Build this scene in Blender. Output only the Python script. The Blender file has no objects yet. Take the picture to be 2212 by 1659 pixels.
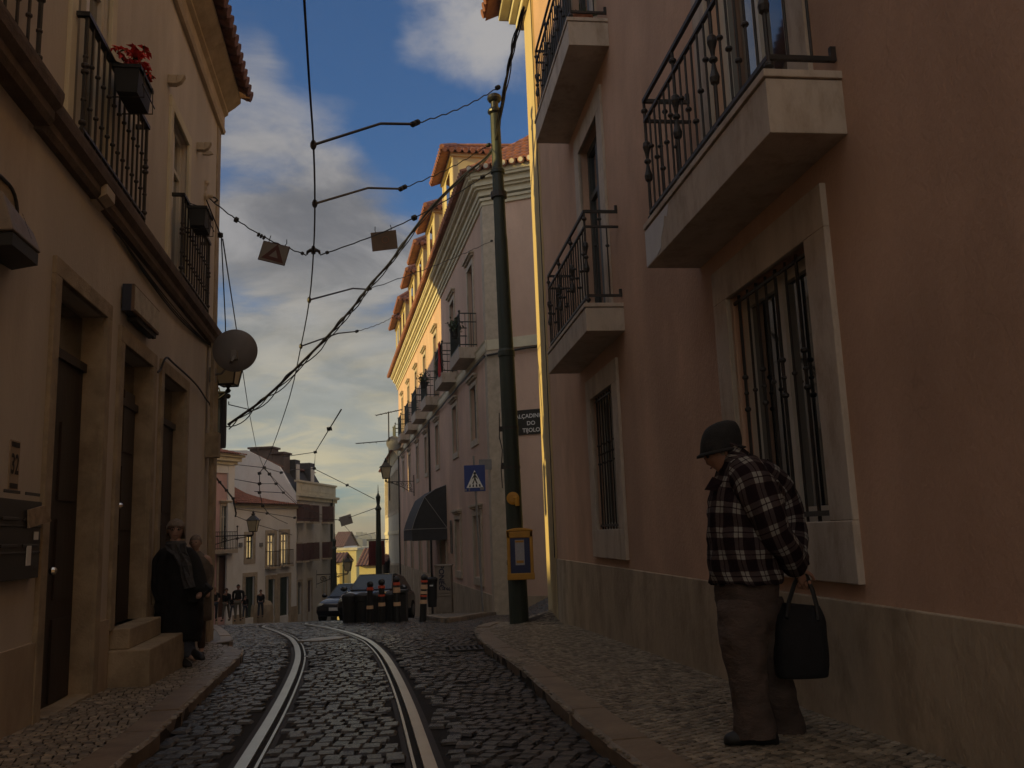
import bpy, math, random
import numpy as np
from mathutils import Vector, Matrix
from math import sin, cos, pi, radians, atan2, sqrt
random.seed(7); np.random.seed(7)
S = bpy.context.scene
COL = S.collection

# ---------------------------------------------------------------- camera
CF, TH, RO, CZ = 1889.0, radians(9.65), radians(2.1), 1.0      # focal in picture units (2212 wide)
FW = np.array([0, cos(TH), sin(TH)]); _r = np.array([1., 0, 0]); _u = np.array([0, -sin(TH), cos(TH)])
RT = _r*cos(RO) - _u*sin(RO); UP = _u*cos(RO) + _r*sin(RO); CAM = np.array([0, 0, CZ])
cd = bpy.data.cameras.new('camera'); cam = bpy.data.objects.new('camera', cd); COL.objects.link(cam)
cd.sensor_width = 36; cd.lens = 36*CF/2212; cd.clip_start = .05; cd.clip_end = 9000
M = Matrix.Identity(4)
for i in range(3):
    M[i][0] = RT[i]; M[i][1] = UP[i]; M[i][2] = -FW[i]; M[i][3] = CAM[i]
cam.matrix_world = M; S.camera = cam

# ---------------------------------------------------------------- light
SUN_AZ, SUN_EL = -111.9, 12.0
w = bpy.data.worlds.new('World'); S.world = w; w.use_nodes = True
nt = w.node_tree; N = nt.nodes; L = nt.links; N.clear()
def nn(t, x=0, **k):
    n = N.new(t)
    for a, b in k.items(): setattr(n, a, b)
    return n
def mth(op, a, b=None, c=None, clamp=False):
    n = N.new('ShaderNodeMath'); n.operation = op; n.use_clamp = clamp
    for i, v in enumerate((a, b, c)):
        if v is None: continue
        if isinstance(v, (int, float)): n.inputs[i].default_value = v
        else: L.new(v, n.inputs[i])
    return n.outputs[0]
def mixc(f, a, b):
    n = N.new('ShaderNodeMix'); n.data_type = 'RGBA'
    for i, v in ((0, f), (6, a), (7, b)):
        if isinstance(v, (int, float)): n.inputs[i].default_value = v
        elif isinstance(v, tuple): n.inputs[i].default_value = (*v, 1)
        else: L.new(v, n.inputs[i])
    return n.outputs[2]
def mrange(v, a, b, c=0., d=1., smooth=True):
    n = N.new('ShaderNodeMapRange'); n.interpolation_type = 'SMOOTHSTEP' if smooth else 'LINEAR'
    L.new(v, n.inputs[0])
    for i, x in enumerate((a, b, c, d)): n.inputs[i+1].default_value = x
    return n.outputs[0]
sky = nn('ShaderNodeTexSky', sky_type='NISHITA', sun_disc=False, sun_elevation=radians(SUN_EL),
         sun_rotation=radians(SUN_AZ), altitude=50, air_density=1.0, dust_density=.6, ozone_density=2.5)
tc = nn('ShaderNodeTexCoord'); sp = nn('ShaderNodeSeparateXYZ'); L.new(tc.outputs['Generated'], sp.inputs[0])
dx, dy, dz = sp.outputs
zz = mth('ADD', mth('MAXIMUM', dz, 0.0), .16)
cb = nn('ShaderNodeCombineXYZ'); L.new(mth('DIVIDE', dx, zz), cb.inputs[0]); L.new(mth('DIVIDE', dy, zz), cb.inputs[1])
def noise(scale, detail=8, rough=.55, dist=0., vec=None, off=0.):
    n = nn('ShaderNodeTexNoise'); n.inputs['Scale'].default_value = scale; n.inputs['Detail'].default_value = detail
    n.inputs['Roughness'].default_value = rough; n.inputs['Distortion'].default_value = dist
    v = vec or cb.outputs[0]
    if off:
        a = nn('ShaderNodeVectorMath', operation='ADD'); L.new(v, a.inputs[0]); a.inputs[1].default_value = (off, off*.7, off*.3); v = a.outputs[0]
    L.new(v, n.inputs['Vector']); return n.outputs[0]
def blob(px, py, c0, c1):           # a patch of sky round one direction
    d = FW*CF + RT*(px-1106) + UP*(829.5-py); d = d/np.linalg.norm(d)
    dp = nn('ShaderNodeVectorMath', operation='DOT_PRODUCT'); nv = nn('ShaderNodeVectorMath', operation='NORMALIZE')
    L.new(tc.outputs['Generated'], nv.inputs[0]); L.new(nv.outputs[0], dp.inputs[0]); dp.inputs[1].default_value = tuple(d)
    return mrange(dp.outputs['Value'], cos(c1), cos(c0))
n1 = noise(1.15, 9, .56, .25, off=3.1); n2 = noise(2.6, 10, .62, .5, off=9.2); n3 = noise(.8, 5, .5, 0, off=21.)
n4 = noise(2.2, 8, .6, .8, off=33.)
low = mrange(dz, .48, .10)          # more cover towards the horizon
cov = mth('ADD', mth('MULTIPLY', n1, 1.0), mth('MULTIPLY', low, .21))
for (px, py, a, b, s) in ((590, 330, .03, .17, .15), (700, 450, .02, .14, .11), (780, 640, .03, .18, .16), (560, 110, .0, .10, -.10),
                          (970, 40, .01, .11, .24), (1010, 360, .02, .15, -.16), (840, 150, .02, .13, -.16), (600, 620, .0, .05, -.06), (720, 40, .0, .08, -.10)):
    cov = mth('ADD', cov, mth('MULTIPLY', blob(px, py, a, b), s))
cov = mth('ADD', cov, mth('MULTIPLY', mth('SUBTRACT', n2, .5), .55))
mask = mrange(cov, .50, .76)
shade = mrange(n2, .34, .68)
bright = mth('ADD', mth('MULTIPLY', shade, .75), mth('MULTIPLY', blob(990, 50, .02, .12), .6), clamp=True)
ccol = mixc(bright, (1.0, 1.0, 1.05), (2.7, 2.6, 2.55))
hz = mrange(dz, .34, .0)
warm = mixc(mrange(mth('ADD', mth('MULTIPLY', n4, .6), mth('MULTIPLY', n1, .4)), .40, .58), (4.7, 4.1, 2.5), (2.6, 2.8, 2.45))
ccol = mixc(mth('MULTIPLY', hz, .92), ccol, warm)
tint = nn('ShaderNodeMix', data_type='RGBA', blend_type='MULTIPLY'); tint.inputs[0].default_value = 1
L.new(sky.outputs[0], tint.inputs[6]); tint.inputs[7].default_value = (.38, .58, .80, 1)
allc = mixc(mth('MULTIPLY', mask, .92), tint.outputs[2], ccol)
# sky behind and above the viewer, brightened as added fill for shaded walls
bk = mrange(dy, .62, .0); skyfill = mixc(mrange(n1, .35, .65), (4.6, 4.3, 3.9), (8.2, 7.2, 5.6))
allc = mixc(mth('MULTIPLY', bk, .42), allc, skyfill)
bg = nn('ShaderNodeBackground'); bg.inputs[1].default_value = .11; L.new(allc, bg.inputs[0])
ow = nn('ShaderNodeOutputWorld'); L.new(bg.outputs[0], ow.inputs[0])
sl = bpy.data.lights.new('sun', 'SUN'); sl.energy = 3.3; sl.angle = radians(.6); sl.color = (1, .73, .24)
so = bpy.data.objects.new('sun', sl); COL.objects.link(so)
sd = Vector((sin(radians(SUN_AZ))*cos(radians(SUN_EL)), cos(radians(SUN_AZ))*cos(radians(SUN_EL)), sin(radians(SUN_EL))))
so.rotation_euler = sd.to_track_quat('Z', 'Y').to_euler()
vs = S.view_settings; vs.view_transform = 'Standard'; vs.look = 'None'; vs.gamma = 1; vs.exposure = 0.5
S.render.engine = 'CYCLES'

# ---------------------------------------------------------------- materials
MC = {}
def mat(name, col, rough=.8, var=.12, vscale=3., bump=.0, bscale=40., dirt=None, dscale=1.2, damt=.5, metal=0., spec=.5,
        rnd=False, emit=0., coat=0., stretch=1., crack=0.):
    if name in MC: return MC[name]
    m = bpy.data.materials.new(name); m.use_nodes = True; t = m.node_tree; ns = t.nodes; b = ns['Principled BSDF']
    b.inputs['Roughness'].default_value = rough; b.inputs['Metallic'].default_value = metal
    b.inputs['Specular IOR Level'].default_value = spec; b.inputs['Coat Weight'].default_value = coat
    def lk(a, c): t.links.new(a, c)
    tcn = ns.new('ShaderNodeTexCoord'); mp = ns.new('ShaderNodeMapping'); mp.inputs['Scale'].default_value = (1, 1, 1/stretch)
    lk(tcn.outputs['Object'], mp.inputs[0]); vec = mp.outputs[0]
    def nz(s, d=6, r=.6):
        n = ns.new('ShaderNodeTexNoise'); n.inputs['Scale'].default_value = s; n.inputs['Detail'].default_value = d
        n.inputs['Roughness'].default_value = r; lk(vec, n.inputs['Vector']); return n.outputs[0]
    def mx(f, a, c, bt='MIX'):
        n = ns.new('ShaderNodeMix'); n.data_type = 'RGBA'; n.blend_type = bt
        for i, v in ((0, f), (6, a), (7, c)):
            if isinstance(v, (int, float)): n.inputs[i].default_value = v
            elif isinstance(v, tuple): n.inputs[i].default_value = (*v, 1)
            else: lk(v, n.inputs[i])
        return n.outputs[2]
    def mr(v, a, c, d=0., e=1.):
        n = ns.new('ShaderNodeMapRange'); lk(v, n.inputs[0])
        for i, x in enumerate((a, c, d, e)): n.inputs[i+1].default_value = x
        return n.outputs[0]
    c = tuple(col)
    lo = tuple(x*(1-var) for x in c); hi = tuple(min(1, x*(1+var)) for x in c)
    out = mx(mr(nz(vscale), .3, .7), lo, hi)
    if dirt:
        out = mx(mr(nz(dscale, 8, .7), .48, .72, 0, damt), out, tuple(dirt))
    if crack:
        big = mr(nz(.55, 3, .5), .40, .62, 0, .55); out = mx(big, out, tuple(x*.74 for x in c)); out = mx(mr(nz(7, 9, .75), .60, .72, 0, .45), out, tuple(x*.6 for x in c))
        wv = ns.new('ShaderNodeVectorMath'); wv.operation = 'ADD'; tn = ns.new('ShaderNodeTexNoise'); tn.inputs['Scale'].default_value = 2.5; lk(tcn.outputs['Object'], tn.inputs[0]); lk(tcn.outputs['Object'], wv.inputs[0]); lk(tn.outputs['Color'], wv.inputs[1])
        vo = ns.new('ShaderNodeTexVoronoi'); vo.feature = 'DISTANCE_TO_EDGE'; vo.inputs['Scale'].default_value = crack; lk(wv.outputs[0], vo.inputs['Vector'])
        ln = mr(vo.outputs['Distance'], .0, .004, .22, 0.); pm = mr(nz(.8, 2), .52, .60, 0, 1); mm = ns.new('ShaderNodeMath'); mm.operation = 'MULTIPLY'; mm.use_clamp = True; lk(ln, mm.inputs[0]); lk(pm, mm.inputs[1]); out = mx(mm.outputs[0], out, tuple(x*.35 for x in c))
    if rnd:
        at = ns.new('ShaderNodeAttribute'); at.attribute_name = 'rnd'; lk2 = mr(at.outputs['Fac'], 0, 1, .45, 1.6)
        vm = ns.new('ShaderNodeVectorMath'); vm.operation = 'SCALE'; lk(out, vm.inputs[0]); lk(lk2, vm.inputs['Scale']); out = vm.outputs[0]
        rr = mr(at.outputs['Fac'], 0, 1, rough*1.25, rough*.75); lk(rr, b.inputs['Roughness'])
    lk(out, b.inputs['Base Color'])
    if bump:
        bn = ns.new('ShaderNodeBump'); bn.inputs['Strength'].default_value = bump; bn.inputs['Distance'].default_value = .02
        lk(nz(bscale, 5, .65), bn.inputs['Height']); lk(bn.outputs[0], b.inputs['Normal'])
    if emit:
        lk(out, b.inputs['Emission Color']); b.inputs['Emission Strength'].default_value = emit
    MC[name] = m; return m
cream = mat('cream_plaster', (.57, .51, .435), .9, .14, 1.3, .35, 30, (.36, .28, .20), .9, .6, stretch=3, crack=.5)
cream_low = mat('stained_base_plaster', (.46, .37, .27), .9, .2, 1.6, .4, 30, (.22, .16, .11), 1.5, .7, stretch=2)
salmon = mat('salmon_plaster', (.59, .38, .27), .9, .2, 1.2, .3, 35, (.42, .26, .17), .8, .6, stretch=1.6, crack=.45)
socle = mat('ochre_socle_plaster', (.46, .37, .265), .85, .25, 1.7, .4, 30, (.16, .12, .075), 2.0, .9, stretch=2, crack=.8)
pink = mat('pink_plaster', (.66, .46, .35), .9, .12, .9, .25, 30, (.42, .22, .19), .6, .5, stretch=2, crack=.3)
pink2 = mat('pale_pink_plaster', (.62, .40, .38), .9, .1, .9)
stone = mat('limestone', (.50, .42, .32), .75, .16, 5, .25, 60, (.30, .24, .17), 3, .5)
stone_d = mat('weathered_limestone', (.36, .29, .20), .8, .25, 4, .4, 50, (.16, .12, .08), 3.5, .7)
ledge = mat('sooty_ledge_stone', (.13, .095, .075), .9, .3, 5, .5, 40, (.05, .035, .03), 3, .6)
slabm = mat('balcony_stone', (.52, .44, .36), .7, .14, 3, .2, 60, (.28, .19, .12), 5, .75, stretch=2.5)
slabw = mat('bare_patch_stone', (.62, .62, .64), .6, .1, 4)
trim = mat('cornice_paint', (.66, .60, .44), .8, .12, 1.5, .1, 30, (.42, .36, .25), 1, .4)
white = mat('white_plaster', (.86, .85, .83), .9, .06, .6, .1, 10, (.5, .46, .4), .5, .4, stretch=2)
greyw = mat('grey_tiled_wall', (.64, .60, .55), .8, .12, 1.2, .1, 8)
yellowp = mat('yellow_plaster', (.72, .62, .30), .9, .08, .3)
iron = mat('dark_iron', (.022, .02, .018), .5, .3, 9, .2, 60, (.09, .04, .02), 8, .35)
irong = mat('green_black_iron', (.02, .027, .024), .5, .3, 9)
wood_d = mat('dark_door_wood', (.035, .024, .018), .6, .3, 3, .2, 20, stretch=6)
wood_g = mat('green_door_paint', (.035, .055, .045), .6, .2, 3)
wood_r = mat('brown_door_paint', (.10, .05, .035), .6, .2, 3)
sashw = mat('white_sash_paint', (.62, .58, .50), .5, .08, 4)
sashd = mat('dark_sash_paint', (.05, .055, .05), .5, .1, 4)
glass = mat('window_glass', (.012, .015, .018), .04, 0, 1, spec=1.0, coat=1.0)
shut = mat('grey_green_shutter', (.16, .17, .15), .7, .12, 4)
yemitp = mat('yellow_emit_pane', (.80, .58, .26), .4, .25, 2.5, emit=.38)  # yellow panes with mild emission
tile = mat('clay_roof_tile', (.30, .12, .075), .85, .35, 4, .2, 30, (.10, .06, .045), 3, .6)
tilel = mat('pale_tile_mortar', (.6, .55, .48), .9, .1, 9)
darkroof = mat('slate_roof', (.05, .045, .045), .8, .2, 2)
cobble = mat('basalt_cobble', (.040, .037, .036), .21, .35, 14, .5, 45, rnd=True, spec=.55)
mortar = mat('road_joint_dirt', (.014, .012, .011), .9, .3, 8, .4, 40)
farroad = mat('distant_cobbles', (.045, .043, .043), .45, .4, 9, .5, 12)
calc = mat('limestone_pavers', (.25, .21, .16), .38, .25, 12, .4, 60, rnd=True)
calcj = mat('paver_joint', (.035, .026, .019), .9, .3, 9)
kerbm = mat('kerb_stone', (.24, .18, .125), .45, .25, 4, .35, 30, (.10, .07, .05), 3, .5)
steel = mat('polished_rail_steel', (.55, .53, .48), .3, .12, 3, .06, 40, metal=.85)
rust = mat('rail_groove', (.03, .022, .018), .7, .3, 9)
green = mat('green_pole_paint', (.022, .032, .020), .5, .25, 4, .15, 30, (.02, .02, .015), 3, .7)
yel = mat('yellow_enamel', (.55, .27, .03), .5, .15, 5)
blue = mat('blue_sign', (.015, .04, .20), .45, .1, 4)
navy = mat('navy_panel', (.02, .028, .055), .5, .15, 4)
black = mat('black_plastic', (.012, .012, .012), .6, .3, 6)
blackp = mat('black_paint', (.01, .01, .01), .4, .2, 6)
whitep = mat('white_sign_paint', (.75, .75, .72), .5, .05, 6)
orange = mat('orange_reflector', (.55, .07, .03), .4, .1, 6)
cream_r = mat('cream_reflector', (.62, .40, .24), .4, .1, 6)
carp = mat('black_car_paint', (.012, .012, .014), .18, .1, 6, coat=.8)
carg = mat('car_glass', (.015, .03, .035), .12, .1, 3, spec=1)
rubber = mat('tyre_rubber', (.015, .015, .015), .8, .1, 4)
chrome = mat('bright_metal', (.6, .6, .6), .25, 0, 1, metal=1)
lampm = mat('lamp_glass', (.50, .42, .26), .35, .1, 6, spec=.5)
greym = mat('grey_metal', (.22, .21, .20), .5, .15, 5)
dishm = mat('grey_dish', (.15, .14, .14), .55, .12, 5)
red = mat('red_cloth', (.45, .02, .02), .8, .15, 9)
redf = mat('red_petal', (.62, .03, .025), .6, .3, 30)
leafm = mat('leaf_green', (.05, .08, .03), .6, .3, 20)
terra = mat('terracotta_pot', (.36, .15, .08), .8, .15, 8)
skin = mat('skin', (.36, .19, .13), .55, .12, 20)
skin_p = mat('pale_skin', (.42, .27, .21), .55, .1, 20)
board = mat('brown_board', (.16, .11, .075), .8, .15, 5)
boardg = mat('pale_grey_board', (.22, .20, .18), .7, .1, 5)
rubw = mat('wire_black', (.012, .011, .011), .6, .1, 5)
cabm = mat('concrete_cabinet', (.30, .25, .20), .8, .15, 5, .2, 40)
denim = mat('denim', (.05, .06, .085), .9, .2, 30)
khaki = mat('khaki_cloth', (.16, .14, .11), .9, .2, 30)
blkc = mat('black_cloth', (.008, .008, .009), .9, .3, 20, .3, 90)
trous = mat('brown_trousers', (.082, .058, .048), .95, .3, 6, 1.0, 9, stretch=.5)
greyhair = mat('grey_hair', (.20, .16, .13), .7, .3, 60, .4, 90)
darkhair = mat('dark_hair', (.02, .015, .012), .7, .3, 60)
scarfm = mat('grey_check_scarf', (.075, .075, .082), .9, .5, 22)
water = mat('river_water', (.20, .22, .23), .15, .1, .01)
hillm = mat('far_hills', (.16, .17, .17), .9, .15, .01)

def plaid():
    m = bpy.data.materials.new('plaid_flannel'); m.use_nodes = True; t = m.node_tree; ns = t.nodes; b = ns['Principled BSDF']; b.inputs['Roughness'].default_value = .95
    b.inputs['Specular IOR Level'].default_value = .1
    uv = ns.new('ShaderNodeUVMap'); uv.uv_map = 'UVMap'; sp = ns.new('ShaderNodeSeparateXYZ'); t.links.new(uv.outputs[0], sp.inputs[0])
    nz = ns.new('ShaderNodeTexNoise'); nz.inputs['Scale'].default_value = 9; t.links.new(uv.outputs[0], nz.inputs[0])
    def m1(op, a, c=None, d=None):
        n = ns.new('ShaderNodeMath'); n.operation = op
        for i, v in enumerate((a, c, d)):
            if v is None: continue
            if isinstance(v, (int, float)): n.inputs[i].default_value = v
            else: t.links.new(v, n.inputs[i])
        return n.outputs[0]
    def band(o, per):
        o = m1('ADD', o, m1('MULTIPLY', nz.outputs[0], .014))
        f = m1('FRACT', m1('DIVIDE', o, per))
        a = m1('LESS_THAN', m1('ABSOLUTE', m1('SUBTRACT', f, .42)), .095); c = m1('LESS_THAN', m1('ABSOLUTE', m1('SUBTRACT', f, .66)), .095)
        return m1('ADD', a, c)
    bu = band(sp.outputs[0], .104); bv = band(sp.outputs[1], .104)
    s = m1('ADD', bu, bv)
    r = ns.new('ShaderNodeValToRGB'); t.links.new(m1('DIVIDE', s, 2.), r.inputs[0]); cr = r.color_ramp; cr.interpolation = 'CONSTANT'
    cr.elements[0].color = (.016, .009, .011, 1); cr.elements[0].position = 0
    cr.elements[1].color = (.25, .24, .22, 1); cr.elements[1].position = .9
    e = cr.elements.new(.3); e.color = (.062, .046, .046, 1)
    t.links.new(r.outputs[0], b.inputs['Base Color'])
    n2 = ns.new('ShaderNodeTexNoise'); n2.inputs['Scale'].default_value = 60; tcn = ns.new('ShaderNodeTexCoord'); t.links.new(tcn.outputs['Object'], n2.inputs[0])
    bn = ns.new('ShaderNodeBump'); bn.inputs['Strength'].default_value = .4; bn.inputs['Distance'].default_value = .01; t.links.new(n2.outputs[0], bn.inputs['Height']); t.links.new(bn.outputs[0], b.inputs['Normal'])
    return m
plaidm = plaid()

# ---------------------------------------------------------------- geometry helpers
def V3(a): return np.array(a, float)
class MB:
    def __init__(s): s.v = []; s.f = []; s.uv = None; s.smooth = False; s.rnd = None
    def add(s, vs, fs):
        o = len(s.v); s.v += [tuple(map(float, x)) for x in vs]; s.f += [tuple(i+o for i in q) for q in fs]; return s
    def box(s, x0, x1, y0, y1, z0, z1):
        x0, x1 = sorted((x0, x1)); y0, y1 = sorted((y0, y1)); z0, z1 = sorted((z0, z1))
        v = [(x0,y0,z0),(x1,y0,z0),(x1,y1,z0),(x0,y1,z0),(x0,y0,z1),(x1,y0,z1),(x1,y1,z1),(x0,y1,z1)]
        return s.add(v, [(0,3,2,1),(4,5,6,7),(0,1,5,4),(1,2,6,5),(2,3,7,6),(3,0,4,7)])
    def quad(s, a, b, c, d): return s.add([a, b, c, d], [(0, 1, 2, 3)])
    def poly(s, pts): return s.add(pts, [tuple(range(len(pts)))])
    def prism(s, pts, vec):          # planar outline thickened along vec
        n = len(pts); p2 = [V3(p)+V3(vec) for p in pts]
        return s.add(list(pts)+p2, [tuple(range(n))[::-1], tuple(range(n, 2*n))]+[(i, (i+1) % n, n+(i+1) % n, n+i) for i in range(n)])
    def tube(s, pts, r, seg=6, cap=True):
        pts = [V3(p) for p in pts]; n = len(pts); rs = r if hasattr(r, '__len__') else [r]*n
        vs = []; nrm = None
        for i, p in enumerate(pts):
            t = pts[min(i+1, n-1)]-pts[max(i-1, 0)]; t = t/(np.linalg.norm(t)+1e-9)
            if nrm is None:
                nrm = np.cross(t, [0, 0, 1] if abs(t[2]) < .9 else [1, 0, 0])
            nrm = nrm - t*(nrm@t); nrm = nrm/(np.linalg.norm(nrm)+1e-9); bn = np.cross(t, nrm)
            for k in range(seg):
                a = 2*pi*k/seg; vs.append(p+(nrm*cos(a)+bn*sin(a))*rs[i])
        fs = [(i*seg+k, i*seg+(k+1) % seg, (i+1)*seg+(k+1) % seg, (i+1)*seg+k) for i in range(n-1) for k in range(seg)]
        if cap: fs += [tuple(range(seg))[::-1], tuple((n-1)*seg+k for k in range(seg))]
        return s.add(vs, fs)
    def lathe(s, c, prof, seg=8, ax=(0, 0, 1)):      # prof: (along axis, radius)
        a = V3(ax); c = V3(c); e = np.cross(a, [1, 0, 0] if abs(a[0]) < .9 else [0, 1, 0]); e /= np.linalg.norm(e); g = np.cross(a, e)
        vs = [c+a*h+(e*cos(2*pi*k/seg)+g*sin(2*pi*k/seg))*max(r, 1e-4) for h, r in prof for k in range(seg)]; n = len(prof)
        fs = [(i*seg+k, i*seg+(k+1) % seg, (i+1)*seg+(k+1) % seg, (i+1)*seg+k) for i in range(n-1) for k in range(seg)]
        fs += [tuple(range(seg))[::-1], tuple((n-1)*seg+k for k in range(seg))]
        return s.add(vs, fs)
    def ball(s, c, r, seg=8, rings=5, sc=(1, 1, 1)):
        vs = []; 
        for i in range(1, rings):
            a = pi*i/rings
            for k in range(seg): vs.append((c[0]+r*sc[0]*sin(a)*cos(2*pi*k/seg), c[1]+r*sc[1]*sin(a)*sin(2*pi*k/seg), c[2]+r*sc[2]*cos(a)))
        m = rings-1; fs = [(i*seg+k, (i+1)*seg+k, (i+1)*seg+(k+1) % seg, i*seg+(k+1) % seg) for i in range(m-1) for k in range(seg)]
        vs += [(c[0], c[1], c[2]+r*sc[2]), (c[0], c[1], c[2]-r*sc[2])]; t = m*seg
        fs += [(t, k, (k+1) % seg) for k in range(seg)]+[(t+1, (m-1)*seg+(k+1) % seg, (m-1)*seg+k) for k in range(seg)]
        return s.add(vs, fs)
    def sweep(s, prof, u0, u1):      # prof: (out, z) outline extruded along x
        n = len(prof); v = [(u0, o, z) for o, z in prof]+[(u1, o, z) for o, z in prof]
        return s.add(v, [tuple(range(n)), tuple(range(n, 2*n))[::-1]]+[(i, n+i, n+(i+1) % n, (i+1) % n) for i in range(n)])
def part(name, mb, m, parent=None, smooth=False, label=None, bevel=0):
    me = bpy.data.meshes.new(name); me.from_pydata(mb.v, [], mb.f); me.update()
    if mb.uv is not None:
        ul = me.uv_layers.new(name='UVMap'); idx = np.empty(len(me.loops), int); me.loops.foreach_get('vertex_index', idx)
        if len(mb.uv) == len(mb.v): ul.data.foreach_set('uv', np.array(mb.uv, float)[idx].ravel())
        else: ul.data.foreach_set('uv', np.array(mb.uv, float).ravel())
    if mb.rnd is not None:
        at = me.attributes.new('rnd', 'FLOAT', 'FACE'); at.data.foreach_set('value', np.array(mb.rnd, float))
    if m: me.materials.append(m)
    if smooth or mb.smooth: me.polygons.foreach_set('use_smooth', [True]*len(me.polygons))
    o = bpy.data.objects.new(name, me); COL.objects.link(o); o.parent = parent
    if label: o['label'] = label
    if bevel:
        b = o.modifiers.new('bevel', 'BEVEL'); b.width = bevel; b.segments = 2; b.limit_method = 'ANGLE'
    return o
def tag(o, label, cat, group=None, kind=None):
    o['label'] = label; o['category'] = cat
    if group: o['group'] = group
    if kind: o['kind'] = kind
    return o
def thing(name, label, cat, loc=(0, 0, 0), rotz=0, group=None):
    o = bpy.data.objects.new(name, None); COL.objects.link(o); o.empty_display_size = .1
    o.location = loc; o.rotation_euler = (0, 0, rotz); return tag(o, label, cat, group)
def single(name, mb, m, label, cat, group=None, loc=None, smooth=False, kind=None):
    """one-mesh thing; verts are given in world coordinates, origin put at loc"""
    if loc is not None: mb.v = [tuple(V3(p)-V3(loc)) for p in mb.v]
    o = part(name, mb, m, None, smooth)
    if loc is not None: o.location = loc
    if kind == 'structure': o['kind'] = kind; return o
    return tag(o, label, cat, group, kind)
def copy_tree(o, parent=None):
    c = o.copy(); COL.objects.link(c); c.parent = parent
    for ch in [x for x in bpy.data.objects if x.parent == o]: copy_tree(ch, c)
    return c

# ---------------------------------------------------------------- ground shape and pixel helpers
GY = [-20, 0, 12, 17, 22, 27, 35, 43, 55, 72, 100, 160, 300, 420]; GZ = [.62, 0, -.37, -.66, -1.0, -1.42, -2.15, -2.9, -3.85, -5.3, -8.5, -16, -38, -52]
def G(x, y):
    z = float(np.interp(y, GY, GZ))
    if y < 40 and x > -.1:
        s = min(1, max(0, (y-13.2)/1.5)); s = s*s*(3-2*s)
        z += (.33+.15*min(1, max(0, (y-15)/9)))*min(x+.1, 12)*s*min(1, max(0, (40-y)/12))
    return z
def ray(x, y): return FW*CF + RT*(x-1106) + UP*(829.5-y)
def gnd(x, y, h=0.):
    d = ray(x, y)/CF; t = 3.
    while t < 200:
        p = CAM+d*t
        if p[2] <= G(p[0], p[1])+h: return p
        t += .01
    return p
def at(x, y, Y): d = ray(x, y); return CAM+d*(Y/d[1])
class Wall:
    """a facade plane: local x runs along it, y out of it towards the street, z up"""
    def __init__(s, p, h):
        s.p = V3(p[:2]); h = radians(h); s.d = V3([sin(h), cos(h)]); s.n = V3([-s.d[1], s.d[0]]); s.rot = atan2(s.d[1], s.d[0])
    def at(s, x, y):
        d = ray(x, y); t = ((s.p-CAM[:2])@s.n)/(d[:2]@s.n); P = CAM+d*t; return float((P[:2]-s.p)@s.d), float(P[2])
    def loc(s, P): q = V3(P[:2])-s.p; return (float(q@s.d), float(q@s.n), float(P[2]))
    def world(s, u, o, z): q = s.p+s.d*u+s.n*o; return V3([q[0], q[1], z])
RW = Wall((.523, 14.304), -7.2); LW = Wall((-4.189, 11.987), 170.3); PW = Wall((-.679, 25.396), -12.0)

def wallmesh(u0, u1, z0, z1, ops, depth=.22):
    us = sorted({u0, u1} | {a for o in ops for a in o[:2]}); zs = sorted({z0, z1} | {a for o in ops for a in o[2:4]}); m = MB()
    for i in range(len(us)-1):
        for j in range(len(zs)-1):
            cu = (us[i]+us[i+1])/2; cz = (zs[j]+zs[j+1])/2
            if any(o[0] < cu < o[1] and o[2] < cz < o[3] for o in ops): continue
            m.quad((us[i], 0, zs[j]), (us[i], 0, zs[j+1]), (us[i+1], 0, zs[j+1]), (us[i+1], 0, zs[j]))
    for o in ops:
        a, b, c, d = o[:4]; q = -(o[4] if len(o) > 4 else depth)
        m.quad((a, 0, c), (a, q, c), (a, q, d), (a, 0, d)); m.quad((b, 0, c), (b, 0, d), (b, q, d), (b, q, c))
        m.quad((a, 0, d), (a, q, d), (b, q, d), (b, 0, d)); m.quad((a, 0, c), (b, 0, c), (b, q, c), (a, q, c))
    return m
def shell(m, u0, u1, z0, z1, dep):   # sides, back and lid of the block behind a facade
    m.quad((u0, 0, z0), (u0, 0, z1), (u0, -dep, z1), (u0, -dep, z0)); m.quad((u1, 0, z0), (u1, -dep, z0), (u1, -dep, z1), (u1, 0, z1))
    m.quad((u0, -dep, z0), (u0, -dep, z1), (u1, -dep, z1), (u1, -dep, z0)); m.quad((u0, 0, z1), (u1, 0, z1), (u1, -dep, z1), (u0, -dep, z1)); return m
def surround(a, b, c, d, w_=.14, pr=.035, bottom=True, top=True, keep=None):
    m = MB()
    m.box(a-w_, a, -.02, pr, c, d).box(b, b+w_, -.02, pr, c, d)
    if top: m.box(a-w_, b+w_, -.02, pr, d, d+w_)
    if bottom: m.box(a-w_, b+w_, -.02, pr+.004, c-w_*1.3, c)
    return m
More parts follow.
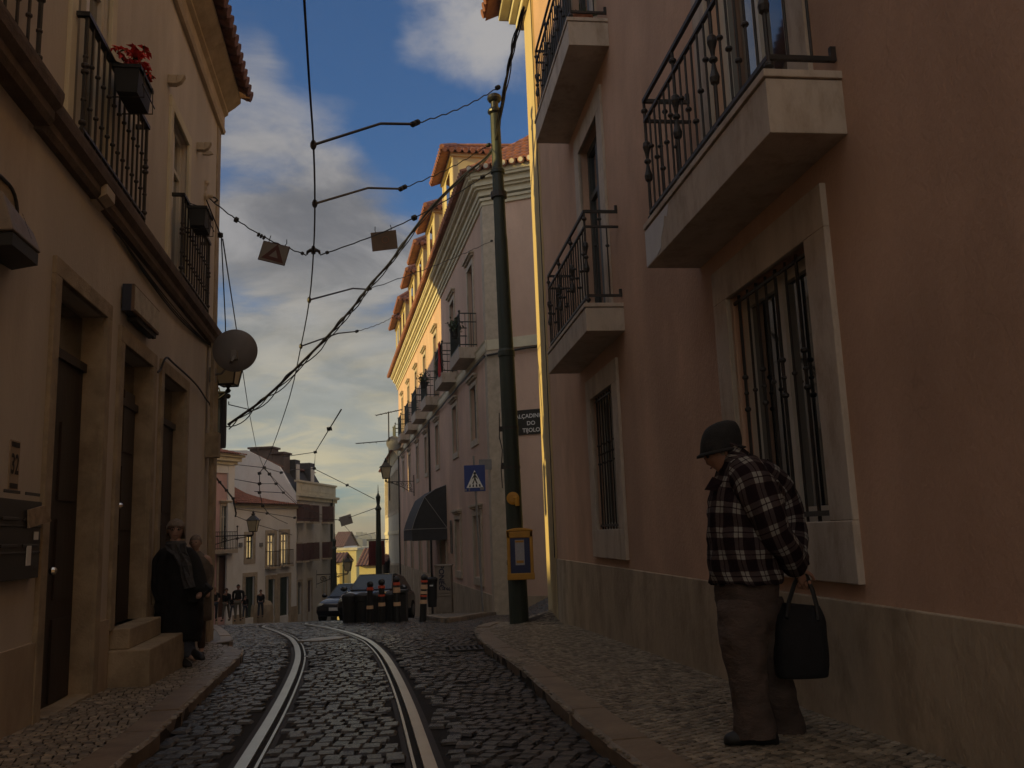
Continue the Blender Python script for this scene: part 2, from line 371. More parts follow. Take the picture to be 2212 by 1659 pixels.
def window(parent, a, b, c, d, q=.2, w_=.14, pr=.035, mull=1, trans=1, fm=None, sm=None, gm=None, bottom=True, name='window', head=0, sf=.06):
    fm = fm or stone; sm = sm or sashw; gm = gm or glass
    sm_ = surround(a, b, c, d, w_, pr, bottom)
    if head: sm_.box(a-w_-.08, b+w_+.08, -.02, .16, d+w_+head, d+w_+head+.07).box(a-w_-.04, b+w_+.04, -.02, .10, d+w_+head-.07, d+w_+head)
    wn = part(name, sm_, fm, parent, bevel=.006)
    y0, y1 = -q+.01, -q+.055; m = MB()
    m.box(a, a+sf, y0, y1, c, d).box(b-sf, b, y0, y1, c, d).box(a+sf, b-sf, y0, y1, c, c+sf).box(a+sf, b-sf, y0, y1, d-sf, d)
    for k in range(mull):
        u = a+(b-a)*(k+1)/(mull+1); m.box(u-sf*.6, u+sf*.6, y0, y1+.006, c+sf, d-sf)
    for k in range(trans):
        z = c+(d-c)*(.74 if trans == 1 else (k+1)/(trans+1)); m.box(a+sf, b-sf, y0, y1-.006, z-sf*.4, z+sf*.4)
    part('sash', m, sm, wn); g = MB(); g.box(a, b, y0-.02, y0+.01, c, d); part('pane', g, gm, wn)
    return wn
def tileroof(mb, e0, e1, r1, r0, pitch=.22, row=.4, amp=.045, sub=5):
    """barrel tiles: e0-e1 eave line, r0-r1 ridge line"""
    e0, e1, r0, r1 = map(V3, (e0, e1, r0, r1)); n = max(2, int(np.linalg.norm(e1-e0)/pitch)); rows = max(1, int(np.linalg.norm(r0-e0)/row))
    nrm = np.cross(e1-e0, r0-e0); nrm /= np.linalg.norm(nrm)
    if nrm[2] < 0: nrm = -nrm
    cs = n*sub; vs = []; fs = []
    for j in range(rows):
        for t, lift in ((j/rows, .035), ((j+1)/rows, 0.)):
            for i in range(cs+1):
                q = i/cs; a = (e0+(e1-e0)*q)*(1-t)+(r0+(r1-r0)*q)*t
                vs.append(a+nrm*(abs(sin(pi*i/sub))*amp*1.6-amp+lift))
        o = j*2*(cs+1); fs += [(o+i, o+i+1, o+cs+1+i+1, o+cs+1+i) for i in range(cs)]
        if j: fs += [(o+i, o-(cs+1)+i, o-(cs+1)+i+1, o+i+1) for i in range(cs)]
    mb.add(vs, fs); mb.poly([e0-nrm*.07, e1-nrm*.07, r1-nrm*.07, r0-nrm*.07]); return mb
def scallop(mb, e0, e1, pitch=.22, r=.085, ln=.3, out=(0, 1, -.35)):   # the round tile ends along an eave
    e0, e1 = V3(e0), V3(e1); n = max(2, int(np.linalg.norm(e1-e0)/pitch)); o = V3(out); o /= np.linalg.norm(o)
    for i in range(n):
        p = e0+(e1-e0)*(i+.5)/n; mb.tube([p-o*ln, p+o*.04], [r*.9, r], 8)
    return mb
def textmesh(s, size, bold=.0):
    c = bpy.data.curves.new('t', 'FONT'); c.body = s; c.size = size; c.align_x = 'CENTER'; c.align_y = 'CENTER'; c.offset = bold; c.resolution_u = 3
    o = bpy.data.objects.new('t', c); COL.objects.link(o); dg = bpy.context.evaluated_depsgraph_get(); me = o.evaluated_get(dg).to_mesh()
    vs = [tuple(v.co) for v in me.vertices]; fs = [tuple(p.vertices) for p in me.polygons]
    bpy.data.objects.remove(o); bpy.data.curves.remove(c); return vs, fs
def lettering(mb, s, size, origin, ex, ez, bold=0.):
    vs, fs = textmesh(s, size, bold); O, X, Z = map(V3, (origin, ex, ez))
    mb.add([O+X*v[0]+Z*v[1] for v in vs], fs); return mb
def ironscroll(m, pts_fn, r=.012):
    m.tube(pts_fn, r, 5)
def spiral(c, ex, ez, r0, r1, a0, a1, n=14):
    c, ex, ez = V3(c), V3(ex), V3(ez)
    return [c+(ex*cos(a0+(a1-a0)*i/n)+ez*sin(a0+(a1-a0)*i/n))*(r0+(r1-r0)*i/n) for i in range(n+1)]

# ================================================================ GROUND
def smooth_line(P, n=8):
    P = [V3(p) for p in P]; out = []
    for i in range(len(P)-1):
        a = P[max(i-1, 0)]; b = P[i]; c = P[i+1]; d = P[min(i+2, len(P)-1)]
        for k in range(n):
            t = k/n; out.append(.5*((2*b)+(-a+c)*t+(2*a-5*b+4*c-d)*t*t+(-a+3*b-3*c+d)*t**3))
    out.append(P[-1]); return out
def inside(poly, x, y):
    r = False; j = len(poly)-1
    for i in range(len(poly)):
        xi, yi = poly[i][:2]; xj, yj = poly[j][:2]
        if (yi > y) != (yj > y) and x < (xj-xi)*(y-yi)/(yj-yi)+xi: r = not r
        j = i
    return r
m = MB(); xs = list(range(-400, -40, 40))+list(np.arange(-40, 40.1, 2))+list(range(80, 401, 40)); ys = list(np.arange(-20, 40, 2))+list(range(40, 160, 6))+list(range(160, 421, 26))
vs = [(x, y, G(x, y)-.05) for y in ys for x in xs]; n = len(xs)
m.add(vs, [(j*n+i, j*n+i+1, (j+1)*n+i+1, (j+1)*n+i) for j in range(len(ys)-1) for i in range(n-1)])
single('ground', m, farroad, '', '', kind='structure')
# kerb lines
KR = [gnd(*p, .1) for p in [(1395, 1659), (1300, 1590), (1180, 1490), (1110, 1430), (1070, 1405), (1030, 1371), (1031, 1354), (1060, 1344)]]
d0 = (KR[0]-KR[2])/np.linalg.norm(KR[0]-KR[2]); KR = [KR[0]+d0*8, KR[0]+d0*3]+KR
KR = smooth_line(KR, 5)
KL = [gnd(*p, .1) for p in [(240, 1659), (330, 1590), (400, 1525), (470, 1458), (520, 1414), (524, 1404), (505, 1397)]]
d0 = (KL[0]-KL[3])/np.linalg.norm(KL[0]-KL[3]); KL = [KL[0]+d0*8, KL[0]+d0*3]+KL
KL = smooth_line(KL, 5)
rcw = RW.world(0, 0, 0); lcw = LW.world(0, 0, 0)
polyR = [tuple(p[:2]) for p in KR]+[(float(rcw[0]), float(rcw[1])+.1)]+[tuple(RW.world(-u, 0, 0)[:2]) for u in (6, 12, 22)]
polyL = [tuple(p[:2]) for p in KL]+[tuple(LW.world(-.05, 0, 0)[:2])]+[tuple(LW.world(u, 0, 0)[:2]) for u in (6, 12, 20)]
LS2 = [gnd(*p, .1) for p in [(452, 1391), (495, 1386), (503, 1382), (502, 1376), (490, 1363), (468, 1350), (470, 1345), (540, 1339), (600, 1335), (600, 1331), (540, 1333), (440, 1342)]]
LS2 = [p for p in LS2 if p[1] < 60]
PS = [at(960, 1341, 17.6), at(990, 1338, 18.3), at(1040, 1329, 21.2), PW.world(.0, 0, 0), PW.world(34, 0, 0), PW.world(34, .85, 0), PW.world(8, .75, 0), at(915, 1331, 21.5), at(945, 1338, 18.6)]
def slabsheet(name, poly, h, mt):
    """pavement sheet following the ground: clipped grid of small cells"""
    mb = MB(); xs_ = [p[0] for p in poly]; ys_ = [p[1] for p in poly]; mb.poly([(p[0], p[1], G(p[0], p[1])+h) for p in poly])
    import bmesh
    me = bpy.data.meshes.new(name); me.from_pydata([(p[0], p[1], 0) for p in poly], [], [tuple(range(len(poly)))])
    bm = bmesh.new(); bm.from_mesh(me)
    for x in np.arange(math.floor(min(xs_)), max(xs_), .8): bmesh.ops.bisect_plane(bm, geom=bm.verts[:]+bm.edges[:]+bm.faces[:], plane_co=(x, 0, 0), plane_no=(1, 0, 0))
    for y in np.arange(math.floor(min(ys_)), max(ys_), .8): bmesh.ops.bisect_plane(bm, geom=bm.verts[:]+bm.edges[:]+bm.faces[:], plane_co=(0, y, 0), plane_no=(0, 1, 0))
    for f in bm.faces:
        if f.normal.z < 0: f.normal_flip()
    for v in bm.verts: v.co.z = G(v.co.x, v.co.y)+h
    bd = [e for e in bm.edges if e.is_boundary]; r = bmesh.ops.extrude_edge_only(bm, edges=bd)
    for v in r['geom']:
        if isinstance(v, bmesh.types.BMVert): v.co.z -= .3
    bm.to_mesh(me); bm.free(); me.materials.append(mt); o = bpy.data.objects.new(name, me); COL.objects.link(o); o['kind'] = 'structure'; return o
def stones(name, poly, h, mt, px, py, rot=0., ymax=99, jit=.12, skip=None, bev=.009, hv=.004, tl=.032, q1=.80, fl=.84):
    mb = MB(); rnd = []; c, s_ = cos(rot), sin(rot); X = [p[0] for p in poly]; Y = [min(p[1], ymax) for p in poly]
    cx, cy = (min(X)+max(X))/2, (min(Y)+max(Y))/2; R_ = math.hypot(max(X)-min(X), max(Y)-min(Y))/2+.2
    nj = int(R_*2/py); ni = int(R_*2/px)
    for j in range(nj):
        yy = -R_+j*py; off = random.random()*px; wig = 1.3+.03*sin(j*.21)
        for i in range(ni):
            xx = -R_+i*px+off; y2 = yy+.03*sin(xx*1.6+wig)+.012*sin(xx*4.3+wig*2)
            x = cx+xx*c-y2*s_; y = cy+xx*s_+y2*c
            if y > ymax or not inside(poly, x, y) or (skip and skip(x, y)): continue
            hw = px*.5*random.uniform(fl, fl+.15); hd = py*.5*random.uniform(fl, fl+.13); a = rot+random.gauss(0, .06); ca, sa = cos(a), sin(a)
            z = G(x, y)+h+random.gauss(0, hv); tx, ty = random.gauss(0, tl), random.gauss(0, tl)-.031; vs = []
            for k, (q, lift) in enumerate(((1., -bev*1.6), (q1, 0.))):
                for (sx, sy) in ((-1, -1), (1, -1), (1, 1), (-1, 1)):
                    jx = hw*q*sx*(1+random.gauss(0, jit)*.6); jy = hd*q*sy*(1+random.gauss(0, jit)*.6)
                    lx = jx*ca-jy*sa; ly = jx*sa+jy*ca; vs.append((x+lx, y+ly, z+lift+lx*tx+ly*ty))
            mb.add(vs, [(4, 5, 6, 7), (0, 1, 5, 4), (1, 2, 6, 5), (2, 3, 7, 6), (3, 0, 4, 7)]); rv = min(1, max(0, random.gauss(.5, .24))); rnd += [rv]*5
    mb.rnd = rnd; o = part(name, mb, mt, None); o['kind'] = 'structure'; return o
slabsheet('right_pavement', polyR, .075, calcj); slabsheet('left_pavement', polyL, .075, calcj)
slabsheet('side_street_pavement', [tuple(p[:2]) for p in LS2], .1, calc); slabsheet('far_pavement', [tuple(p[:2]) for p in PS], .1, calc)
stones('right_pavement_stones', polyR, .098, calc, .054, .058, .72, 15.2, bev=.004, hv=.0012, tl=.02, q1=.86, fl=.76)
stones('left_pavement_stones', polyL, .098, calc, .058, .06, .3, 12.5, bev=.004, hv=.0012, tl=.02, q1=.86, fl=.76)
# rails
zc = lambda x, y: gnd(398+.38*x, 1194.5+.38*y)
RL = [zc(*p) for p in [(370, 1180), (450, 1060), (545, 900), (610, 760), (650, 640), (656, 570), (635, 520), (590, 480), (520, 445), (440, 415)]]
RR = [zc(*p) for p in [(1370, 1180), (1290, 960), (1240, 830), (1180, 680), (1120, 570), (1050, 510), (960, 465), (860, 440), (700, 412)]]
def resample(P, n):
    P = np.array(P); s = np.r_[0, np.cumsum(np.linalg.norm(np.diff(P[:, :2], axis=0), axis=1))]; t = np.linspace(0, s[-1], n); return np.c_[np.interp(t, s, P[:, 0]), np.interp(t, s, P[:, 1])]
def perp(P):
    T = np.gradient(P, axis=0); T /= np.linalg.norm(T, axis=1)[:, None]; return np.c_[T[:, 1], -T[:, 0]]
sl_ = resample(smooth_line(RL), 60); srr = resample(smooth_line(RR), 400)
# centre line = half way between each left point and the nearest right point, then two parallel rails
ctr = np.array([(p+srr[np.argmin(np.linalg.norm(srr-p, axis=1))])/2 for p in sl_])
ctr = np.vstack([ctr[0]+(ctr[0]-ctr[3])*k for k in (7., 4., 2.)]+[ctr])
tail = ctr[-1]; td = ctr[-1]-ctr[-4]; td /= np.linalg.norm(td); ex = []
ang = atan2(td[0], td[1]); q = tail.copy()
for k in range(26):
    ang += .062; q = q+np.array([sin(ang), cos(ang)])*.9; ex.append(q.copy())
for k in range(34): q = q+np.array([sin(ang), cos(ang)])*.9; ex.append(q.copy())
ctr = np.vstack([ctr, ex])
kk = np.ones(7)/7; cs = np.c_[np.convolve(np.pad(ctr[:, 0], 3, 'edge'), kk, 'valid'), np.convolve(np.pad(ctr[:, 1], 3, 'edge'), kk, 'valid')]
ctr = resample([tuple(p)+(0,) for p in cs], 330); pr = perp(ctr)
railpts = []
def strip(mb, side, a, b, z0, z1):
    A = ctr+pr*(side+a); B = ctr+pr*(side+b); n = len(ctr); vs = []
    for i in range(n):
        g = G(*ctr[i]); 
        vs += [(A[i, 0], A[i, 1], g+z0), (A[i, 0], A[i, 1], g+z1), (B[i, 0], B[i, 1], g+z1), (B[i, 0], B[i, 1], g+z0)]
    mb.add(vs, [(i*4+k, i*4+k+1, (i+1)*4+k+1, (i+1)*4+k) for i in range(n-1) for k in range(3)])
GA = .475
for side, sg in ((-GA, 1), (GA, -1)):
    m = MB(); strip(m, side, -.032, .032, -.05, .016)
    a, b = sorted((sg*.070, sg*.086)); strip(m, side, a, b, -.05, .014)
    o = single('tram_rail', m, steel, 'left hand grooved steel tram rail curving through the cobbles' if side < 0 else 'right hand grooved steel tram rail curving through the cobbles', 'tram rail', 'tram rails set in the street')
    g = MB(); a, b = sorted((sg*.030, sg*.073)); strip(g, side, a, b, -.06, -.012); a, b = sorted((-sg*.030, -sg*.075)); strip(g, side, a, b, -.05, .001); a, b = sorted((sg*.09, sg*.12)); strip(g, side, a, b, -.05, .0005)
    part('rail_groove', g, rust, o)
railx = np.vstack([ctr+pr*(-GA), ctr+pr*GA])
def nearrail(x, y): return np.min((railx[:, 0]-x)**2+(railx[:, 1]-y)**2) < .15**2
def side_of(x, y):
    i = int(np.argmin((ctr[:, 0]-x)**2+(ctr[:, 1]-y)**2)); return float((np.array([x, y])-ctr[i])@pr[i])
# road surface: joint sheet and cobbles
road = [(KL[0][0]-.0, KL[0][1]-.2)]+[tuple(p[:2]) for p in KL]+[(-6.0, 12.6), (-7.5, 18.), (-10.5, 25.), (-13., 34.), (-2.6, 34.), (-2.2, 26.), (.1, 25.2), (3.6, 24), (3.8, 15.2), (.55, 14.5)]+[tuple(p[:2]) for p in KR[::-1]]
slabsheet('road', road, -.004, mortar)
skp = lambda x, y: nearrail(x, y) or (y > 12.4 and inside(LS2p, x, y)) or inside(PSp, x, y)
LS2p = [tuple(p[:2]) for p in LS2]; PSp = [tuple(p[:2]) for p in PS]
roadN = [p for p in road]
stones('road_cobbles_track', roadN, .012, cobble, .108, .13, .06, 27, skip=lambda x, y: skp(x, y) or side_of(x, y) > GA+.25)
stones('road_cobbles_right', roadN, .012, cobble, .105, .105, -.42, 27, skip=lambda x, y: skp(x, y) or side_of(x, y) <= GA+.25)
# kerbs: separate long stones with joints
def kerb(name, line, wd, side, h=.102, mt=None, seg=.95):
    P = resample(line, 400); T = np.gradient(P, axis=0); T /= np.linalg.norm(T, axis=1)[:, None]; Nn = np.c_[T[:, 1], -T[:, 0]]*side
    s = np.r_[0, np.cumsum(np.linalg.norm(np.diff(P, axis=0), axis=1))]; m = MB(); t = 0
    while t < s[-1]-.1:
        ln = seg*random.uniform(.75, 1.25); a, b = t+.006, min(t+ln-.006, s[-1]); idx = np.linspace(a, b, 6); vs = []; dz = random.gauss(0, .004); dx_ = random.gauss(0, .004)
        for q in idx:
            x = np.interp(q, s, P[:, 0]); y = np.interp(q, s, P[:, 1]); nx = np.interp(q, s, Nn[:, 0]); ny = np.interp(q, s, Nn[:, 1]); g = G(x, y)
            j = random.gauss(0, .003)
            for (o_, z_) in ((-.0+dx_, -.1), (-.005+dx_+j, h-.022), (.018+dx_+j, h+dz), (wd, h+dz+.002), (wd, -.1)): vs.append((x+nx*o_, y+ny*o_, g+z_))
        f = [(i*5+k, i*5+k+1, (i+1)*5+k+1, (i+1)*5+k) for i in range(5) for k in range(4)]+[(4, 3, 2, 1, 0), (25, 26, 27, 28, 29)]
        m.add(vs, f); t += ln
    o = part(name, m, kerbm if mt is None else mt, None); o['kind'] = 'structure'; return o
kerb('right_kerb', KR, .20, 1); kerb('left_kerb', KL, .20, -1)
kerb('side_street_kerb', [p for p in LS2[:6]], .16, -1, h=.106); kerb('far_kerb', [PS[3], PS[2], PS[1], PS[0], PS[8], PS[7], PS[6], PS[5]], .14, 1, h=.106)
# drain grate beside the right kerb, pale slab between the rails
gp = gnd(1028, 1404); th = radians(8); m = MB()
def gloc(a, b, z): return (gp[0]+a*cos(th)-b*sin(th), gp[1]+a*sin(th)+b*cos(th), G(gp[0], gp[1])+z-.031*b)
for k in range(9):
    a0 = -.3+k*.068; m.add([gloc(a0, -.2, .03), gloc(a0+.03, -.2, .03), gloc(a0+.03, .2, .03), gloc(a0, .2, .03), gloc(a0, -.2, -.01), gloc(a0+.03, -.2, -.01), gloc(a0+.03, .2, -.01), gloc(a0, .2, -.01)], [(0, 1, 2, 3), (0, 4, 5, 1), (1, 5, 6, 2), (2, 6, 7, 3), (3, 7, 4, 0)])
for a, b in ((-.34, -.24), (-.34, .2)): m.add([gloc(a, b, .032), gloc(.32, b, .032), gloc(.32, b+.04, .032), gloc(a, b+.04, .032), gloc(a, b, -.01), gloc(.32, b, -.01), gloc(.32, b+.04, -.01), gloc(a, b+.04, -.01)], [(0, 1, 2, 3), (0, 4, 5, 1), (1, 5, 6, 2), (2, 6, 7, 3), (3, 7, 4, 0)])
single('drain_grate', m, iron, 'slotted iron drain grate in the cobbles beside the right kerb', 'drain grate', loc=tuple(gp))
sc_ = gnd(698, 1384); m = MB(); ol = [(-.27, -.42), (.05, -.5), (.27, -.1), (.3, .35), (.1, .45), (-.2, .2)]
top = [(sc_[0]+a, sc_[1]+b, G(sc_[0]+a, sc_[1]+b)+.030) for a, b in ol]; m.prism(top, (0, 0, -.05))
single('paving_slab', m, mat('pale_slab', (.30, .27, .23), .4, .2, 6, .3, 30), 'pale irregular stone slab lying between the two tram rails', 'paving slab', loc=tuple(sc_))
# far river and hills
m = MB(); m.add([(-3000, 380, -50), (3000, 380, -50), (3000, 4200, -50), (-3000, 4200, -50)], [(0, 1, 2, 3)]); single('river', m, water, '', '', kind='structure')
m = MB(); n = 120; vs = []
for i in range(n+1):
    x = -2600+5200*i/n; z = -6+14*sin(i*.31)+9*sin(i*.77+1)+random.uniform(-3, 3)
    vs += [(x, 3400, -52), (x, 3500, z*.6-8), (x, 3900, z), (x, 4200, -52)]
m.add(vs, [(i*4+k, (i+1)*4+k, (i+1)*4+k+1, i*4+k+1) for i in range(n) for k in range(3)]); single('far_hills', m, hillm, '', '', kind='structure')

# ================================================================ LEFT BUILDING
def atoff(W_, x, y, off):
    d = ray(x, y); p = W_.p+W_.n*off; t = ((p-CAM[:2])@W_.n)/(d[:2]@W_.n); P = CAM+d*t; return float((P[:2]-W_.p)@W_.d), float(P[2])
def bldg(name, label, W_, cat='building', group=None): return thing(name, label, cat, (W_.p[0], W_.p[1], 0), W_.rot, group)
def gsub(lo, hi, ops, u0, u1):       # plinth boxes between the doors
    xs_ = [u0]+sorted([v for o in ops for v in (o[0]-.14, o[1]+.14)])+[u1]; return [(xs_[i], xs_[i+1]) for i in range(0, len(xs_), 2) if xs_[i+1]-xs_[i] > .05]
LB = bldg('townhouse', 'cream plastered townhouse with dark stone ledge and deep doorways on the left', LW)
C0 = -.30
doorsL = [(5.07, 6.18, -.6, 2.87, .20), (3.45, 4.52, .32, 2.77, .19), (1.76, 2.96, -.6, 2.80, .18)]
winsL = [(5.30, 6.14, 3.98, 6.10, .1), (2.02, 2.90, 3.98, 5.80, .12), (7.7, 8.6, 3.98, 6.1, .1)]
m = wallmesh(C0, 16, -1.2, 7.6, doorsL+winsL); sk_ = 5.2
m.quad((C0, 0, -1.2), (C0, 0, 7.6), (C0+sk_, -10.5, 7.6), (C0+sk_, -10.5, -1.2)); m.quad((16, 0, -1.2), (16, -10.5, -1.2), (16, -10.5, 7.6), (16, 0, 7.6)); m.quad((C0+sk_, -10.5, -1.2), (C0+sk_, -10.5, 7.6), (16, -10.5, 7.6), (16, -10.5, -1.2)); m.quad((C0, 0, 7.6), (16, 0, 7.6), (16, -10.5, 7.6), (C0+sk_, -10.5, 7.6)); part('wall', m, cream, LB)
m = MB()
for a, b in gsub(0, 0, doorsL[:], C0+.32, 16): m.box(a, b, -.02, .022, -1.2, .42)
part('plinth', m, cream_low, LB)
m = MB(); m.box(C0-.01, C0+.30, -.02, .05, -1.2, 3.72); m.box(C0+.0, C0+.26, -.02, .018, 3.9, 7.12); part('corner_pilaster', m, stone_d, LB, bevel=.008)
m = MB(); prof = [(-.02, 3.70), (.05, 3.70), (.075, 3.74), (.075, 3.80), (.12, 3.84), (.13, 3.90), (.13, 3.93), (-.02, 3.95)]
m.sweep(prof, C0-.12, 6.78); m.sweep([(o+(.05 if o > 0 else 0), z+.02) for o, z in prof], 6.78, 16); part('ledge', m, ledge, LB)
m = MB(); m.sweep([(-.02, 7.08), (.05, 7.08), (.07, 7.13), (.05, 7.18), (.05, 7.36), (.10, 7.40), (.10, 7.44), (.20, 7.52), (.28, 7.60), (.28, 7.68), (-.02, 7.68)], C0-.08, 16)
m.prism([(C0-.08, 0, 7.5), (C0+.1, 0, 7.5), (C0+3.9, -8, 7.5), (C0+3.75, -8, 7.5)], (0, 0, .18)); part('cornice', m, mat('cornice_old', (.50, .42, .32), .85, .2, 3, .2, 30, (.30, .22, .15), 2.5, .7), LB)
m = MB(); tileroof(m, (16, .40, 7.74), (C0-.18, .40, 7.74), (C0+2.2, -5.2, 10.7), (16, -5.2, 10.7)); tileroof(m, (C0+sk_-.4, -10.8, 7.7), (16, -10.8, 7.7), (16, -5.2, 10.7), (C0+2.2, -5.2, 10.7), .4, 2)
m.poly([(C0, 0, 7.6), (C0+sk_, -10.4, 7.6), (C0+2.4, -5.2, 10.6)]); scallop(m, (C0-.18, .40, 7.72), (8, .40, 7.72)); part('roof', m, mat('old_purple_tile', (.17, .085, .07), .85, .35, 4, .2, 30, (.07, .05, .045), 3, .6), LB)
for (a, b, c, d, q), wd in zip(doorsL, (.13, .14, .13)):
    f = surround(a, b, max(c, -.5), d, wd, .03, bottom=False)
    f.box(a, a+.012, -q, -.0, c, d).box(b-.012, b, -q, .0, c, d).box(a, b, -q, .02, -.9, c if c > 0 else G(LW.p[0], LW.world(a, 0, 0)[1])+.12)
    dr = part('door_frame', f, stone_d, LB, bevel=.006)
    lf = MB(); z0 = .32 if c > 0 else -.2
    lf.box(a+.02, b-.02, -q+.01, -q+.06, z0, d-.45).box(a+.02, b-.02, -q+.0, -q+.09, d-.47, d-.40)
    for k in range(2):
        for j in range(3): lf.box(a+.1+k*(b-a)/2, a+(k+1)*(b-a)/2-.06, -q+.06, -q+.075, z0+.12+j*.72, z0+.7+j*.72)
    l = part('door', lf, wood_d, dr); g = MB(); g.box(a+.03, b-.03, -q+.01, -q+.04, d-.42, d-.02); part('fanlight', g, glass, dr)
    h = MB(); h.ball(((a+b)/2+.06, -q+.1, z0+1.05), .03); part('handle', h, chrome, l)
m = MB(); m.box(3.05, 4.62, .0, .34, -.7, .16).box(3.40, 4.56, -.04, .16, .16, .33); part('front_step', m, stone_d, LB, bevel=.012)
for (a, b, c, d, q) in winsL: window(LB, a, b, c, d, q-.0, .13, .03, 1, 1, fm=trim, bottom=False)
def baluster(m, u, o, z0, z1, r, balls, seg=6, br=2.4, pear=False):
    m.tube([(u, o, z0), (u, o, z1)], r, seg, cap=False)
    for z in balls: m.ball((u, o, z), r*br, seg+2, 5, (1, 1, .8))
    if pear: 
        for z, s in pear: m.lathe((u, o, z), [(-.09*s, r), (-.05*s, r*1.5), (0, r*2.6), (.035*s, r*2.2), (.05*s, r)], seg+2)
def juliet(u0, u1, z0, z1, n):
    m = MB(); o = .10
    m.box(u0-.03, u1+.03, o-.025, o+.025, z1-.035, z1); m.box(u0-.03, u0+.01, -.02, o+.02, z1-.035, z1); m.box(u1-.01, u1+.03, -.02, o+.02, z1-.035, z1)
    m.box(u0-.02, u1+.02, o-.014, o+.014, z0+.04, z0+.06)
    for k in range(n):
        u = u0+(u1-u0)*k/(n-1); f = k/(n-1)
        baluster(m, u, o, z0, z1-.03, .0105, [z0+.28+.0*f, z0+.62], 6, 2.1)
    for u in (u0, u1): baluster(m, u, o, z0, z1-.03, .016, [z0+.5, z0+.55, z0+.1], 6, 1.9)
    return part('railing', m, iron, LB)
juliet(4.35, 6.16, 3.95, 4.92, 13); juliet(.98, 2.66, 3.95, 4.92, 12); juliet(7.05, 8.95, 3.95, 4.98, 12)
# rain head and pipe near the corner, ledge bracket, cables clipped under the ledge
m = MB(); u, z = LW.at(446, 962); m.box(u-.07, u+.10, .0, .17, z-.17, z+.16).tube([(u, .07, z-.1), (u, .07, -.35)], .035, 8); m.box(u-.02, u+.10, .05, .09, z+.16, 3.7)
part('rain_pipe', m, stone_d, LB)
m = MB(); u, z = LW.at(203, 440); m.prism([(u-.13, 0, z-.02), (u-.13, .12, z+.05), (u-.13, .12, z+.13), (u-.13, 0, z+.13)], (.22, 0, 0)); part('ledge_bracket', m, stone, LB)
m = MB()
for k in range(3): m.tube([(u, .02, 3.66-.0*k) if i in (0,) else (u, .02+.004*k, 3.67-(.06+.035*k)*sin(pi*(5.0-u)/4.6)) for i, u in enumerate(np.linspace(5, .4, 24))], .009, 4)
m.tube(smooth_line([(3.3, .03, 2.74), (3.18, .035, 2.80), (3.0, .045, 2.955), (2.6, .045, 2.965), (1.4, .045, 2.96), (.6, .03, 2.9), (.2, .05, 2.75), (.15, .06, 1.9)], 4), .011, 5)
part('cable', m, rubw, LB)
def spout(px, py, s=1.):
    u, z = LW.at(px, py); m = MB(); m.box(u-.05*s, u+.05*s, 0, .09, z-.05*s, z+.05*s); m.prism([(u-.04*s, .09, z+.06*s), (u-.04*s, .16*s+.02, z+.06*s), (u-.04*s, .14, z-.02*s), (u-.04*s, .09, z-.05*s)], (.08*s, 0, 0)); return m
for p in ((364, 174, 1.), (426, 318, 1.), (438, 331, .5)): part('drain_spout', spout(*p), stone, LB, bevel=.006)
def Lw(u, o, z): return tuple(LW.world(u, o, z))
def on_left(name, label, cat, u, z, group=None):
    t = thing(name, label, cat, Lw(u, 0, z), LW.rot, group); return t
def shift(m, u, z): m.v = [(p[0]-u, p[1], p[2]-z) for p in m.v]; return m
# flower boxes on the railings
def flowerbox(u, z, w_, label, flowers):
    t = on_left('flower_box', label, 'flower box', u, z, 'flower boxes on the left railings')
    m = MB(); h = .23; m.add([(-w_/2+.02, .14, 0), (w_/2-.02, .14, 0), (w_/2-.02, .30, 0), (-w_/2+.02, .30, 0), (-w_/2, .12, h), (w_/2, .12, h), (w_/2, .32, h), (-w_/2, .32, h)], [(0, 3, 2, 1), (4, 5, 6, 7), (0, 1, 5, 4), (1, 2, 6, 5), (2, 3, 7, 6), (3, 0, 4, 7)])
    m.box(-w_/2-.012, w_/2+.012, .108, .332, h-.03, h); part('box', m, black, t)
    m = MB()
    for x in (-w_*.35, w_*.35): m.tube([(x, .09, h+.06), (x, .34, h-.02), (x, .345, -.02), (x, .1, -.03)], .006, 5)
    m.tube([(-w_*.5, .345, .06), (w_*.5, .345, .06)], .006, 5); part('bracket', m, iron, t)
    if flowers:
        m = MB(); g = MB()
        for k in range(34):
            cx, cy, cz = random.gauss(0, w_*.27), .22+random.gauss(0, .06), h+.06+abs(random.gauss(0, .045)); cx = max(-w_*.62, min(w_*.62, cx))
            ax = Vector((random.gauss(0, .6), random.gauss(0, .6)+.3, 1)).normalized(); e1 = ax.orthogonal().normalized(); e2 = ax.cross(e1)
            for q in range(7):
                a = 2*pi*q/7+random.random()*.4; r = random.uniform(.05, .085); dr = e1*cos(a)+e2*sin(a); sd_ = e1*-sin(a)+e2*cos(a); c = Vector((cx, cy, cz))
                m.add([c, c+dr*r*.55+sd_*r*.3+ax*.012, c+dr*r-ax*random.uniform(0, .03), c+dr*r*.55-sd_*r*.3+ax*.012], [(0, 1, 2, 3)])
            c = Vector((cx, cy, cz-.04)); dr = (e1*cos(k)+e2*sin(k)); g.add([c, c+dr*.05+Vector((0, 0, .02)), c+dr*.1, c+dr*.05-e2*.03], [(0, 1, 2, 3)])
        part('flowers', m, redf, t); part('leaves', g, leafm, t)
    return t
u, z = atoff(LW, 281, 222, .2); flowerbox(u, z-.0, .42, 'black flower box full of red poinsettias on the iron railing', True)
u, z = atoff(LW, 428, 498, .2); flowerbox(u, z, .40, 'empty black flower box hooked on the farther left railing', False)
